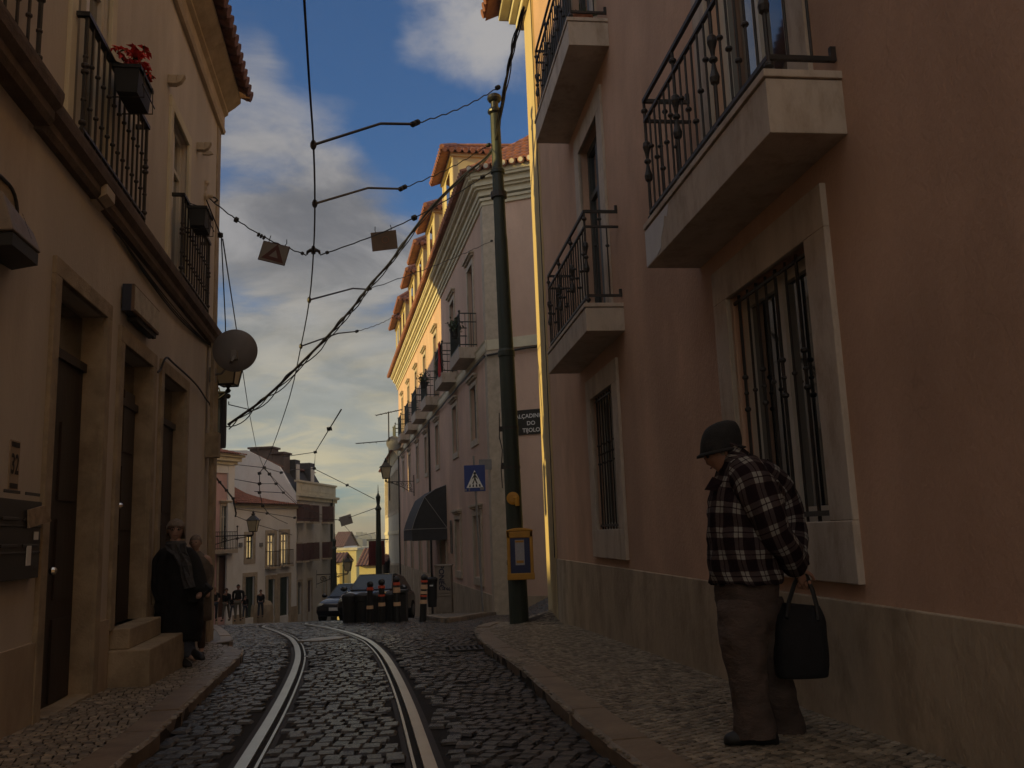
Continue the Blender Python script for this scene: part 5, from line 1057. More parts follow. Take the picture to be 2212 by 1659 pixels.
# ================================================================ OVERHEAD WIRES
TR = [(657, 0, 6.16), (668, 180, 7.34), (677, 313, 8.52), (680, 440, 10.01), (677, 545, 11.66), (668, 650, 13.75), (650, 748, 16.42), (625, 860, 20.8), (587, 970, 27.3), (569, 1008, 31)]
trp = [at(*p) for p in TR]; d0 = trp[0]-trp[1]; trw = [trp[0]+d0*4]+smooth_line(trp, 3)
for p in ((604, 1048, 40), (640, 1085, 52), (690, 1118, 62), (735, 1123, 70)): trw.append(at(*p))
def wire(name, pts, r, label, cat, extra=None, group=None):
    t = thing(name, label, cat, tuple(map(float, pts[0])), 0, group); o = V3(pts[0]); m = MB(); m.tube([V3(p)-o for p in pts], r, 5); part('wire', m, rubw, t)
    if extra:
        m = MB(); 
        for e in extra:
            c = V3(e[0])-o; a = V3(e[1]); a = a/np.linalg.norm(a); L_ = e[2]; rr = e[3]; n_ = 3 if L_ > .1 else 1
            for k in range(n_): m.lathe(c+a*(k-(n_-1)/2)*L_/n_, [(-L_/n_*.42, rr*.5), (-L_/n_*.3, rr), (L_/n_*.3, rr), (L_/n_*.42, rr*.5)], 8, tuple(a))
        part('insulator', m, rubw, t)
    return t
wire('trolley_wire', trw, .011, 'long black tram trolley wire running above the track', 'overhead wire')
# pull-off arms
def arm(label, P0, P1, P2, P3, twist=.012):
    a, b, c, d = [at(*p) for p in (P0, P1, P2, P3)]; t = thing('pull_off_arm', label, 'overhead arm', tuple(map(float, a)), 0, 'tram wire pull-off arms'); m = MB(); m.tube([V3([0, 0, 0]), b-a, c-a], .016, 6); m.ball((0, 0, 0), .035, 8, 5, (1, 1, 1.6)); part('arm', m, iron, t)
    m = MB(); dr = (d-c)/np.linalg.norm(d-c); m.tube([c-a]+[c-a+(d-c)*k/24+V3([0, 0, .012*sin(k*2.1)-.10*sin(pi*k/24)*.6]) for k in range(1, 25)], .008, 5); part('span_wire', m, rubw, t)
    m = MB()
    for q in (0, .06): m.lathe(c-a+dr*(q*1.6), [(-.035, .012), (-.025, .036), (.025, .036), (.035, .012)], 8, tuple(dr))
    m.lathe(d-a-dr*.05, [(-.04, .012), (-.03, .036), (.03, .036), (.04, .012)], 8, tuple(dr)); part('insulator', m, rubw, t)
arm('highest pull-off arm reaching from the trolley wire to the cable bundle', (677, 313, 8.52), (822, 267, 9.2), (893, 268, 9.6), (1078, 188, 11.6))
arm('second pull-off arm ending near the dormers', (680, 440, 10.0), (795, 406, 11.2), (866, 408, 12.0), (1058, 312, 13.9))
arm('third pull-off arm crossing the cable bundle', (668, 648, 13.75), (762, 623, 15.6), (795, 625, 16.5), (1063, 520, 24.9))
arm('lowest pull-off arm over the far track', (650, 748, 16.4), (730, 720, 18.8), (770, 716, 20.5), (860, 678, 27))
jn = at(677, 545, 11.66); la = at(447, 425, 9.9 if False else float(LW.world(LW.at(442, 424)[0], .15, 0)[1])); pl = at(1063, 369, 13.85)
def sag(a, b, s, n=20, tw=.0): return [V3(a)+(V3(b)-V3(a))*k/n-V3([0, 0, s*sin(pi*k/n)])+V3([0, 0, tw*sin(k*2.3)]) for k in range(n+1)]
sp1 = sag(la, at(662, 551, 11.6), .10, 24, .008); sp2 = sag(at(692, 551, 11.7), pl, .14, 30, .004)
dA = sp1[12]-sp1[11]; dB = sp2[18]-sp2[17]
wire('span_wire', sp1, .009, 'span wire from the left wall anchor to the trolley wire hanger', 'overhead wire', [(sp1[7], dA, .07, .04), (sp1[13], dA, .12, .032), (sp1[23], dA, .05, .025)], 'span wires over the street')
wire('span_wire', sp2, .009, 'span wire from the trolley wire hanger up to the green pole', 'overhead wire', [(sp2[15], dB, .09, .045), (sp2[1], dB, .05, .025), (sp2[28], dB, .1, .032)], 'span wires over the street')
t = thing('wire_hanger', 'cast iron hanger joining span wires on the trolley wire', 'hanger', tuple(map(float, jn))); m = MB(); m.tube([(-.09, 0, -.03), (-.08, 0, .01), (-.04, 0, .03), (0, 0, .02), (.04, 0, .03), (.08, 0, .01), (.09, 0, -.03)], [.012, .022, .028, .034, .028, .022, .012], 8).lathe((0, 0, 0), [(-.02, .03), (.05, .035), (.09, .02)], 8); part('hanger', m, iron, t)
def hangsign(label, px, py, Y, w2, h2, rot, mt, kind):
    c = at(px, py, Y); t = thing('hanging_sign', label, 'sign', tuple(map(float, c)), 0, 'signs hung from the span wires'); R_ = Matrix.Rotation(radians(rot), 3, 'Y'); f = lambda x, y, z: tuple(R_ @ Vector((x, y, z)))
    m = MB(); m.box(-w2, w2, -.008, .008, -h2, h2); m.v = [f(*v) for v in m.v]; part('board', m, mt, t); m = MB()
    for s in (-1, 1): m.tube([f(s*w2*.6, 0, h2), f(s*w2*.65, .02, h2+.04), f(s*w2*.6, 0, h2+.09)], .006, 5)
    part('hook', m, iron, t); m = MB()
    if kind:
        tri = [(-.15, -.10), (.16, -.11), (.02, .13)]; inn = [(-.055, -.055), (.07, -.06), (.017, .045)]
        for i in range(3): j = (i+1) % 3; m.add([f(*p) for p in ((tri[i][0], -.011, tri[i][1]), (tri[j][0], -.011, tri[j][1]), (inn[j][0], -.011, inn[j][1]), (inn[i][0], -.011, inn[i][1]))], [(0, 1, 2, 3)])
        m.tube([f(*p) for p in ((-w2*.98, -.009, -h2*.97), (w2*.98, -.009, -h2*.97), (w2*.98, -.009, h2*.97), (-w2*.98, -.009, h2*.97), (-w2*.98, -.009, -h2*.97))], .004, 4); part('triangle_mark', m, mat('faded_red', (.10, .035, .03), .7), t)
    else: m.tube([f(.02+.05*cos(a), -.01, .01+.05*sin(a)) for a in np.linspace(0, 2*pi, 16)], .003, 4); part('ring_mark', m, terra, t)
hangsign('grey hanging board with a dark red hollow triangle', 592, 547, 11.2, .185, .135, 16, boardg, 1)
hangsign('plain brown hanging board right of the trolley wire', 830, 520, 12.5, .19, .145, -5, board, 0)
# cable bundle from the right eave over the pole and down to the left corner
Bp = [(1132, 15, 11.2), (1112, 85, 11.6), (1098, 150, 12.2), (1083, 230, 13.3), (1062, 325, 14.0), (1000, 380, 14.2), (930, 450, 14.1), (880, 515, 14.0), (840, 570, 13.9), (800, 615, 13.7), (770, 655, 13.5), (740, 690, 13.3), (700, 735, 13.1), (650, 785, 12.9), (600, 835, 12.75), (560, 870, 12.7), (525, 895, 12.65), (492, 918, 12.6)]
bp_ = [at(*p) for p in Bp]; sb_ = smooth_line(bp_, 5); t = thing('cable_bundle', 'thick twisted cable bundle sagging across the street to the left corner', 'cables', tuple(map(float, sb_[0]))); o0 = sb_[0]; n = len(sb_); m = MB()
m.tube([p-o0 for p in sb_], .020, 5); part('cable', m, rubw, t); m = MB()
for ph, am in ((0, .03), (2.1, .035), (4.2, .03)): m.tube([p-o0+V3([am*sin(i*.55+ph), .02*cos(i*.6+ph), am*cos(i*.55+ph)-am*(1+(i > 60)*.8)*abs(sin(i*.23+ph))]) for i, p in enumerate(sb_)], .010, 4)
part('loose_cable', m, rubw, t)
# guy wires by the left corner and thinner spans
wire('guy_wire', [at(446, 432, 10.0), at(478, 512, 10.6), at(487, 700, 11.4), at(487, 735, 11.7)], .008, 'guy wire dropping from the left wall anchor behind the dish', 'overhead wire', [(at(476, 508, 10.6), (0, .1, -1), .08, .035)], 'guy wires at the left corner')
wire('guy_wire', [at(481, 516, 10.6), at(509, 700, 14), at(536, 880, 22), at(554, 970, 30), at(569, 1008, 36)], .009, 'long slanting guy wire passing right of the dish', 'overhead wire', None, 'guy wires at the left corner')
wire('guy_wire', [at(494, 868, 12.4), at(494, 874, 12.5), at(536, 884, 13)], .008, 'short tie wire from the lantern bracket to the cable bundle', 'overhead wire', None, 'guy wires at the left corner')
zf = lambda x, y, Y: at(*Z3(x, y), Y)
fw = [([(1060, 0, 20), (980, 130, 27), (885, 285, 40)], 'thin wire slanting down from the sky right of the track'), ([(660, 320, 44), (885, 287, 42), (878, 398, 44), (735, 405, 50)], 'far span wire with a vertical drop near the chimneys'), ([(878, 400, 44), (1100, 510, 46), (1285, 605, 47)], 'far wire running to the green pole spike'),
      ([(340, 370, 46), (540, 392, 42), (655, 425, 46), (735, 405, 52)], 'far span wire across the white gable'), ([(340, 470, 46), (508, 500, 40), (620, 500, 42)], 'lower far span wire across the white gable'), ([(535, 392, 38), (575, 435, 42), (620, 500, 46), (670, 560, 50), (760, 640, 54), (930, 712, 62)], 'tram wire descending over the white house roof'),
      ([(535, 392, 38), (508, 430, 40), (508, 560, 42), (530, 650, 46), (570, 705, 50), (640, 745, 54), (745, 790, 60), (985, 925, 70)], 'second tram wire descending over the white house'), ([(350, 670, 48), (560, 700, 50), (745, 730, 55), (1050, 745, 60), (1110, 730, 56), (1290, 665, 47)], 'far span wire to the green pole carrying a small sign'), ([(350, 720, 48), (470, 770, 50), (740, 850, 58), (985, 925, 70)], 'far feeder wire over the yellow windows'), ([(1050, 745, 60), (1140, 850, 75), (1170, 905, 90), (1200, 930, 105)], 'far tram wire falling towards the valley'),
      ([(180, 415, 45), (240, 490, 46), (285, 545, 46), (330, 600, 47), (350, 700, 48), (345, 725, 48)], 'thick looped cable down the small pink house'), ([(475, 552, 41), (670, 562, 48)], 'lowest short span over the white house roof'), ([(1150, 860, 80), (1290, 830, 47)], 'faint span wire beside the green pole')]
for pts, lb in fw:
    P_ = [zf(*p) for p in pts]; wire('far_wire', P_, .018 if 'thick' not in lb else .045, lb, 'overhead wire', [(P_[k], (1, 0, .2), .16, .07) for k in range(1, len(P_)-1)][:3], 'far tram wires')
c = zf(1092, 747, 56); t = thing('hanging_sign', 'small far board hanging from the span by the green pole', 'sign', tuple(map(float, c)), 0, 'signs hung from the span wires'); m = MB(); m.box(-.38, .38, -.02, .02, -.30, .30); part('board', m, boardg, t); t.rotation_euler = (0, radians(-15), 0)

# ================================================================ CARS
def car(label, px, Y, yaw, cm):
    c = at(px, 1330, Y); x = float(c[0]); pitch = radians(-4.5); t = thing('parked_car', label, 'car', (x, Y, G(x, Y)), radians(yaw), 'dark cars parked down the hill')
    def loft(sts):
        vs = []; n = len(sts[0][1])
        for y, ring in sts: vs += [(x_, y, z_) for x_, z_ in ring]
        fs = [(i*n+k, i*n+(k+1) % n, (i+1)*n+(k+1) % n, (i+1)*n+k) for i in range(len(sts)-1) for k in range(n)]+[tuple(range(n))[::-1], tuple((len(sts)-1)*n+k for k in range(n))]
        m = MB(); m.add(vs, fs); return m
    def ring(w, z0, z1, s=.9): return [(-w*s, z0), (-w, z0+.15), (-w, z1-.18), (-w*.93, z1-.04), (-w*.7, z1), (w*.7, z1), (w*.93, z1-.04), (w, z1-.18), (w, z0+.15), (w*s, z0)]
    m = loft([(-2.0, ring(.72, .28, .62)), (-1.9, ring(.80, .22, .72)), (-1.5, ring(.84, .2, .86)), (-.9, ring(.86, .2, .95)), (.8, ring(.86, .2, .97)), (1.7, ring(.84, .22, .94)), (1.95, ring(.78, .3, .8))])
    m.smooth = True; bd = part('body', m, cm, t); g = lambda w, z0, z1, wt: [(-w, z0), (-wt, z1-.05), (-wt*.85, z1), (wt*.85, z1), (wt, z1-.05), (w, z0)]
    m = loft([(-1.0, g(.76, .90, .96, .74)), (-.35, g(.78, .93, 1.44, .58)), (.2, g(.78, .93, 1.48, .60)), (.9, g(.78, .95, 1.46, .58)), (1.6, g(.74, .92, 1.0, .70))]); part('roof', m, cm, t)
    m = MB(); m.add([(-.66, -.99, .965), (.66, -.99, .965), (.53, -.385, 1.43), (-.53, -.385, 1.43)], [(0, 1, 2, 3)]); part('windscreen', m, carg, t)
    m = MB(); m.tube([(-.68, -1.01, .96), (-.55, -.37, 1.44), (.55, -.37, 1.44), (.68, -1.01, .96)], .018, 5); part('windscreen_trim', m, greym, t)
    for s in (-1, 1):
        m = MB(); m.add([(s*.79, -.75, .98), (s*.79, 1.3, .98), (s*.62, .9, 1.40), (s*.605, -.3, 1.40)], [(0, 1, 2, 3)] if s > 0 else [(3, 2, 1, 0)]); part('side_window', m, carg, t)
        m = MB(); m.ball((s*.98, -.68, 1.0), .1, 8, 6, (1.2, .6, .8)); part('mirror', m, cm, t)
        m = MB(); m.ball((s*.62, -1.93, .62), .13, 10, 6, (1.1, .5, .7)); part('headlight', m, mat('headlight', (.6, .6, .5), .2, 0, 1), t)
        for y in (-1.3, 1.3):
            m = MB(); m.lathe((s*.70, y, .30), [(0, .3), (s*.16, .31), (s*.17, .2)], 18, (1, 0, 0)); wh = part('wheel', m, rubber, t); m = MB(); m.lathe((s*.87, y, .30), [(0, .19), (s*.01, .19), (s*.015, .05)], 12, (1, 0, 0)); part('rim', m, greym, wh)
    m = MB(); m.box(-.25, .25, -2.03, -2.0, .42, .54); part('number_plate', m, whitep, t); t.rotation_euler = (pitch, 0, radians(yaw)); return t
car('nearer dark car facing uphill behind the black bins', 818, 29.5, -6, carp); car('second dark car parked behind the nearer one', 764, 36, -10, mat('dark_blue_car', (.012, .014, .022), .2, .1, 5, coat=.7))

# ================================================================ PEOPLE
def skinned(name, joints, bones, mt, parent, sub=2, root=0, label=None):
    names = list(joints); me = bpy.data.meshes.new(name); me.from_pydata([tuple(map(float, joints[n][0])) for n in names], [(names.index(a), names.index(b)) for a, b in bones], [])
    o = bpy.data.objects.new(name, me); COL.objects.link(o); o.parent = parent; md = o.modifiers.new('skin', 'SKIN'); md.use_smooth_shade = True; md.branch_smoothing = .6
    if not me.skin_vertices: 
        bpy.context.view_layer.objects.active = o
    sv = me.skin_vertices[0].data
    for i, n in enumerate(names):
        r = joints[n][1]; sv[i].radius = r if hasattr(r, '__len__') else (r, r); sv[i].use_root = (i == root)
    s = o.modifiers.new('sub', 'SUBSURF'); s.levels = sub; s.render_levels = sub
    if mt: me.materials.append(mt)
    if label: o['label'] = label
    return o
def hand(joints, bones, wrist, key, dirv, up, side, sc=1., curl=.5):
    """palm, five separate bent fingers"""
    w0 = V3(wrist); d = V3(dirv)/np.linalg.norm(dirv); u_ = V3(up)/np.linalg.norm(up); s_ = np.cross(d, u_)*side
    k = key; joints[k+'p1'] = (w0+d*.045*sc, (.030*sc, .018*sc)); joints[k+'p2'] = (w0+d*.085*sc, (.034*sc, .016*sc)); bones += [(k, k+'p1'), (k+'p1', k+'p2')]
    return w0, d, u_, s_
def fingers(name, parent, mt, w0, d, u_, s_, sc=1., curl=.6):
    for i, (off, ln) in enumerate(((-.028, .075), (-.010, .085), (.009, .08), (.027, .062))):
        b = w0+d*.075*sc+s_*off*sc; p = [b]; a = 0; q = b
        for j in range(3): a += curl*(.75+.12*i); q = q+(d*cos(a)-u_*sin(a))*ln*sc/3*1.1; p.append(q)
        J = {str(j): (x, (.0088-.001*j)*sc) for j, x in enumerate(p)}; skinned('finger', J, [('0', '1'), ('1', '2'), ('2', '3')], mt, parent, 1)
    b = w0+d*.025*sc-s_*.028*sc; p = [b, b-s_*.022*sc+d*.025*sc-u_*.01*sc, b-s_*.026*sc+d*.055*sc-u_*.025*sc*(1+curl)]
    J = {str(j): (x, (.0105-.0015*j)*sc) for j, x in enumerate(p)}; skinned('thumb', J, [('0', '1'), ('1', '2')], mt, parent, 1)
def headmesh(c, fwd, up, s, mt, parent, hair=None, hairstyle='short', hairr=1.06):
    """head with nose, brow, mouth, chin, ears; s = head height"""
    c = V3(c); f = V3(fwd)/np.linalg.norm(fwd); u_ = V3(up); u_ = u_-f*(u_@f); u_ /= np.linalg.norm(u_); r = np.cross(f, u_); n, k = 20, 14; vs = []; fs = []
    for j in range(k+1):
        t = pi*j/k; z = cos(t)
        for i in range(n):
            a = 2*pi*i/n; x = sin(t)*cos(a); y = sin(t)*sin(a)              # x = forward
            wx = .42*(1-.10*(z < 0)*abs(z)) ; wy = .345*(1-.30*max(0, -z)); px, py, pz = x*wx, y*wy, z*.5
            if x > .75*sin(t) and abs(y) < .22:
                if -.35 < z < .05: px += .085*(1-abs(y)/.22)*(1-abs(z+.15)/.2)            # nose
                if .05 < z < .25: px += .015
                if -.95 < z < -.65: px += .05
            if abs(y) > .12 and abs(y) < .45 and x > 0 and .0 < z < .2: px -= .02         # eye sockets
            vs.append(c+(f*px+r*py+u_*pz)*s)
    fs = [(j*n+i, j*n+(i+1) % n, (j+1)*n+(i+1) % n, (j+1)*n+i) for j in range(k) for i in range(n)]; m = MB(); m.add(vs, fs); m.smooth = True; m.uv = None
    for sy in (-1, 1): m.ball(c+r*sy*s*.345-f*s*.02-u_*s*.02, s*.09, 8, 6, (.6, .6, 1.1))
    h = part('head', m, mt, parent, smooth=True); m = MB()
    for sy in (-1, 1): m.ball(c+f*s*.385+r*sy*s*.13+u_*s*.04, s*.04, 8, 6)
    part('eyes', m, blackp, h); m = MB(); m.tube([c+f*s*.39+r*q*s*.1-u_*s*.23 for q in (-1, 0, 1)], s*.018, 5); part('mouth', m, mat('lips', (.22, .08, .07), .6), h)
    if hair:
        m = MB(); vs = []; bot = -.15 if hairstyle == 'short' else -.75
        for j in range(10):
            z = 1-(1-bot)*j/9; 
            for i in range(20):
                a = 2*pi*i/20; fr = max(0, cos(a)); zz_ = max(z, .32 if fr > .45 else bot) if fr > .3 else z; rr = sqrt(max(0, 1-min(1, max(-.3 if bot < -.2 else -1, zz_))**2)) if zz_ > 0 else 1.0
                q = (1+.06*random.random())*hairr*(1.12 if hairstyle != 'short' else 1.0); vs.append(c+(f*(.42*rr*cos(a)*q-.03)+r*(.345*rr*sin(a)*q)+u_*(zz_*.5*1.06))*s)
        m.add(vs, [(j*20+i, j*20+(i+1) % 20, (j+1)*20+(i+1) % 20, (j+1)*20+i) for j in range(9) for i in range(20)]); m.poly(vs[:20]); part('hair', m, hair, parent, smooth=True)
    return h
def loftuv(rings, mt, name, parent, n=32, close=True, wr=0., fold=0.):
    """rings: (centre, axis a, axis b); elliptical sections, uv in metres"""
    vs = []; fs = []; uv = []; v = 0; prev = None
    for j, (c, a, b) in enumerate(rings):
        c, a, b = V3(c), V3(a), V3(b)
        if prev is not None: v += np.linalg.norm(c-prev)
        prev = c; per = pi*(3*(np.linalg.norm(a)+np.linalg.norm(b))-sqrt((3*np.linalg.norm(a)+np.linalg.norm(b))*(np.linalg.norm(a)+3*np.linalg.norm(b))))
        for i in range(n+1):
            t = 2*pi*i/n; q = 1+wr*sin(3*t+j*1.1)*.6+wr*sin(7*t-j*.8)*.5; vs.append(c+a*cos(t)*q+b*sin(t)*q); uv.append((i/n*per, v))
    fs = [(j*(n+1)+i, j*(n+1)+i+1, (j+1)*(n+1)+i+1, (j+1)*(n+1)+i) for j in range(len(rings)-1) for i in range(n)]
    if close: fs += [tuple(range(n))[::-1], tuple((len(rings)-1)*(n+1)+i for i in range(n))]
    m = MB(); m.add(vs, fs); m.uv = uv; o_ = part(name, m, mt, parent, smooth=True)
    if fold:
        sb_ = o_.modifiers.new('sub', 'SUBSURF'); sb_.levels = sb_.render_levels = 1; tx = bpy.data.textures.get('folds%d' % int(fold*1000)) or bpy.data.textures.new('folds%d' % int(fold*1000), 'CLOUDS'); tx.noise_scale = .11; tx.noise_depth = 2
        dp_ = o_.modifiers.new('folds', 'DISPLACE'); dp_.texture = tx; dp_.strength = fold; dp_.mid_level = .5; dp_.texture_coords = 'LOCAL'
    return o_
def bend(rings, k=4):                # smooth interpolation between loft rings
    out = []; A = [np.r_[V3(c), V3(a), V3(b)] for c, a, b in rings]
    for p in smooth_line(A, k): out.append((p[:3], p[3:6], p[6:9]))
    return out

# --- the stooping man on the right pavement -------------------------------
YM = 4.52; base = gnd(1640, 1603, .1); OM = V3([float(at(1625, 1590, YM)[0]), YM, float(at(1625, 1603, YM)[2])])
man = thing('person', 'stooping man in dark hat and plaid flannel jacket carrying a black bag behind his back', 'person', tuple(OM)); random.seed(5)
def Mp(x, y, dY=0.): return at(x, y, YM+dY)-OM
K = YM/1889
fwd = V3([-.96, .28, 0]); sid = V3([-.28, -.96, 0])     # facing left and slightly away; his left side is towards the viewer
J = {'pel': (Mp(1618, 1290), (.15, .14)), 'bel': (Mp(1615, 1190), (.16, .15)), 'che': (Mp(1618, 1085), (.16, .15)), 'nek': (Mp(1588, 1000), (.065, .065)), 'hed': (Mp(1566, 975), (.07, .075)),
     'lsh': (Mp(1612, 1035, -.14), .06), 'lel': (Mp(1668, 1140, -.19), .045), 'lwr': (Mp(1722, 1226, -.05), .030), 'rsh': (Mp(1640, 1030, .16), .06), 'rel': (Mp(1712, 1130, .22), .045), 'rwr': (Mp(1728, 1210, .08), .030),
     'lhip': (Mp(1605, 1320, -.08), .09), 'lkn': (Mp(1612, 1450, -.09), .06), 'lan': (Mp(1632, 1575, -.09), .04), 'lto': (Mp(1588, 1596, -.11), .038), 'rhip': (Mp(1640, 1320, .10), .09), 'rkn': (Mp(1662, 1440, .12), .06), 'ran': (Mp(1700, 1570, .17), .04), 'rto': (Mp(1668, 1588, .20), .038)}
B_ = [('pel', 'bel'), ('bel', 'che'), ('che', 'nek'), ('nek', 'hed'), ('che', 'lsh'), ('lsh', 'lel'), ('lel', 'lwr'), ('che', 'rsh'), ('rsh', 'rel'), ('rel', 'rwr'), ('pel', 'lhip'), ('lhip', 'lkn'), ('lkn', 'lan'), ('lan', 'lto'), ('pel', 'rhip'), ('rhip', 'rkn'), ('rkn', 'ran'), ('ran', 'rto')]
lw0, ld, lu, ls = hand(J, B_, J['lwr'][0], 'lwr', V3([.35, .1, -1]), V3([-.3, -.9, .1]), 1, 1.0)
body = skinned('body', J, B_, skin, man, 2)
fingers('finger', body, skin, lw0, ld, lu, ls, 1.05, .75)
hd = headmesh(Mp(1559, 978), V3([-.93, -.02, -.36]), V3([-.35, .05, .95]), .215, skin, man, greyhair, 'short', 1.03)
def ring(x, y, dY, ra, rb, ax=(1, 0, 0), tilt=0.):
    a = V3([ax[0]*cos(tilt), ax[1], sin(tilt)]); a = a/np.linalg.norm(a)*ra*K; b = V3([0, rb, 0]); return (Mp(x, y, dY), a, b)
tor = [ring(1610, 1262, 0, 73, .21, tilt=0), ring(1609, 1225, 0, 76, .22), ring(1608, 1170, 0, 78, .225), ring(1610, 1110, 0, 79, .23, tilt=-.15), ring(1616, 1060, 0, 76, .24, tilt=-.35), ring(1619, 1022, 0, 66, .235, tilt=-.5), ring(1606, 998, 0, 48, .17, tilt=-.6), ring(1592, 984, 0, 36, .10, tilt=-.6)]
jk = loftuv(bend(tor, 4), plaidm, 'jacket', man, 40, True, .012, .045)
def sleeve(pts, nm):
    rr = []
    for i, (p, r) in enumerate(pts):
        p = V3(p); q0 = V3(pts[max(i-1, 0)][0]); q1 = V3(pts[min(i+1, len(pts)-1)][0]); t = q1-q0; t /= np.linalg.norm(t); a = np.cross(t, [0, 1, 0]); a /= np.linalg.norm(a); b = np.cross(t, a); rr.append((p, a*r, b*r))
    return loftuv(bend(rr, 4), plaidm, nm, jk, 26, True, .03, .035)
sleeve([(Mp(1608, 1003, -.10), .075), (Mp(1622, 1040, -.18), .105), (Mp(1645, 1085, -.215), .095), (Mp(1668, 1140, -.22), .085), (Mp(1695, 1185, -.16), .075), (Mp(1724, 1230, -.07), .062)], 'sleeve')
sleeve([(Mp(1640, 1010, .10), .07), (Mp(1668, 1050, .18), .10), (Mp(1695, 1095, .2), .095), (Mp(1706, 1145, .2), .088), (Mp(1712, 1185, .14), .075), (Mp(1722, 1215, .06), .062)], 'sleeve')
col = [ring(1592, 996, 0, 42, .125, tilt=-.55), ring(1586, 978, 0, 38, .115, tilt=-.5), ring(1583, 966, .0, 36, .108, tilt=-.5), ring(1586, 972, .0, 41, .122, tilt=-.5)]
loftuv(bend(col, 2), plaidm, 'collar', jk, 28, False)
m = MB(); m.prism([Mp(1540, 1030, -.06), Mp(1523, 1058, -.07), Mp(1548, 1060, -.10), Mp(1562, 1040, -.11)], (0, .02, 0)); part('lapel', m, plaidm, jk)
hatm = mat('dark_felt', (.016, .015, .015), .9, .25, 25, .3, 80)
def hring(x, y, ra, rb, tl=.16): return (Mp(x, y, 0), V3([cos(tl), 0, sin(tl)])*ra*K, V3([0, rb*K, 0]))
ht = loftuv(bend([hring(1557, 974, 46, 41), hring(1557, 952, 45, 41), hring(1557, 931, 40, 37), hring(1558, 917, 30, 28), hring(1560, 910, 12, 11)], 4), hatm, 'hat', man, 28, True, .012)
loftuv([hring(1557, 970, 43, 39), hring(1558, 975, 54, 48), (Mp(1558, 979), V3([cos(.18), 0, sin(.18)])*54*K, V3([0, 48*K, 0])), hring(1557, 976, 42, 38)], hatm, 'brim', ht, 30, False)
def leg(pts, nm, par):
    rr = [(V3(p), V3([r1, 0, 0]), V3([0, r2, 0])) for p, r1, r2 in pts]; return loftuv(bend(rr, 4), trous, nm, par, 26, True, .035, .03)
tr = leg([(Mp(1612, 1235), .155, .18), (Mp(1612, 1275), .16, .185), (Mp(1613, 1315), .148, .175), (Mp(1620, 1345), .12, .15), (Mp(1622, 1368), .08, .10)], 'trousers', man)
leg([(Mp(1608, 1290, -.05), .13, .13), (Mp(1606, 1325, -.06), .13, .13), (Mp(1606, 1380, -.08), .118, .12), (Mp(1614, 1450, -.09), .10, .105), (Mp(1622, 1520, -.09), .09, .098), (Mp(1630, 1575, -.09), .105, .10), (Mp(1632, 1592, -.09), .108, .10)], 'trouser_leg', tr)
leg([(Mp(1636, 1290, .06), .125, .13), (Mp(1642, 1325, .08), .12, .125), (Mp(1648, 1380, .10), .11, .12), (Mp(1664, 1450, .12), .098, .10), (Mp(1686, 1520, .15), .09, .09), (Mp(1700, 1570, .17), .092, .09), (Mp(1702, 1588, .17), .098, .09)], 'trouser_leg', tr)
def shoe(x0, y0, x1, y1, dY, par):
    a, b = Mp(x0, y0, dY), Mp(x1, y1, dY); rr = []
    for q, w_, h in ((0, .03, .03), (.06, .042, .05), (.3, .042, .052), (.6, .05, .042), (.85, .046, .030), (.97, .03, .022), (1, .012, .012)):
        c = a+(b-a)*q; rr.append((c+V3([0, 0, h*.8]), V3([0, w_, 0]), V3([0, 0, h])))
    loftuv(bend(rr, 3), black, 'shoe', par, 18)
shoe(1680, 1607, 1565, 1607, -.10, man); shoe(1735, 1594, 1650, 1592, .19, man)
# bag
bgo = Mp(1735, 1240, -.02)+OM; bag = thing('handbag', 'soft black shopping bag with two long handles in the stooping man\'s hand', 'bag', tuple(bgo)); Bq = lambda x, y, dY=0: at(x, y, YM-.02+dY)-bgo
rr = [(Bq(1733, 1462), V3([48*K, 0, 0]), V3([0, .07, 0])), (Bq(1732, 1452), V3([53*K, 0, 0]), V3([0, .085, 0])), (Bq(1729, 1400), V3([54*K, 0, 0]), V3([0, .09, 0])), (Bq(1728, 1345), V3([51*K, 0, 0]), V3([0, .075, 0])), (Bq(1727, 1320), V3([43*K, 0, .01]), V3([0, .05, 0])), (Bq(1730, 1308), V3([36*K, 0, -.01]), V3([0, .03, 0]))]
n = 28; m = MB(); vs = []
for j, (c, a, b) in enumerate(bend(rr, 3)):
    for i in range(n):
        t_ = 2*pi*i/n; sx = abs(cos(t_))**.6*np.sign(cos(t_)); sy = abs(sin(t_))**.7*np.sign(sin(t_)); vs.append(c+a*sx*(1+.02*sin(j*1.3+i))+b*sy+V3([0, 0, .008*sin(i*1.9)*(j > 10)]))
k = len(vs)//n; m.add(vs, [(j*n+i, j*n+(i+1) % n, (j+1)*n+(i+1) % n, (j+1)*n+i) for j in range(k-1) for i in range(n)]+[tuple(range(n))[::-1], tuple((k-1)*n+i for i in range(n))]); part('pouch', m, blkc, bag, smooth=True)
for dy in (-.05, .05):
    m = MB(); m.tube([Bq(1700, 1335, dy*1.4), Bq(1704, 1300, dy), Bq(1716, 1262, dy*.4), Bq(1728, 1240, dy*.1), Bq(1742, 1243, dy*.1), Bq(1755, 1275, dy*.5), Bq(1765, 1312, dy), Bq(1768, 1340, dy*1.4)], [.011]*8, 6); part('handle', m, black, bag)

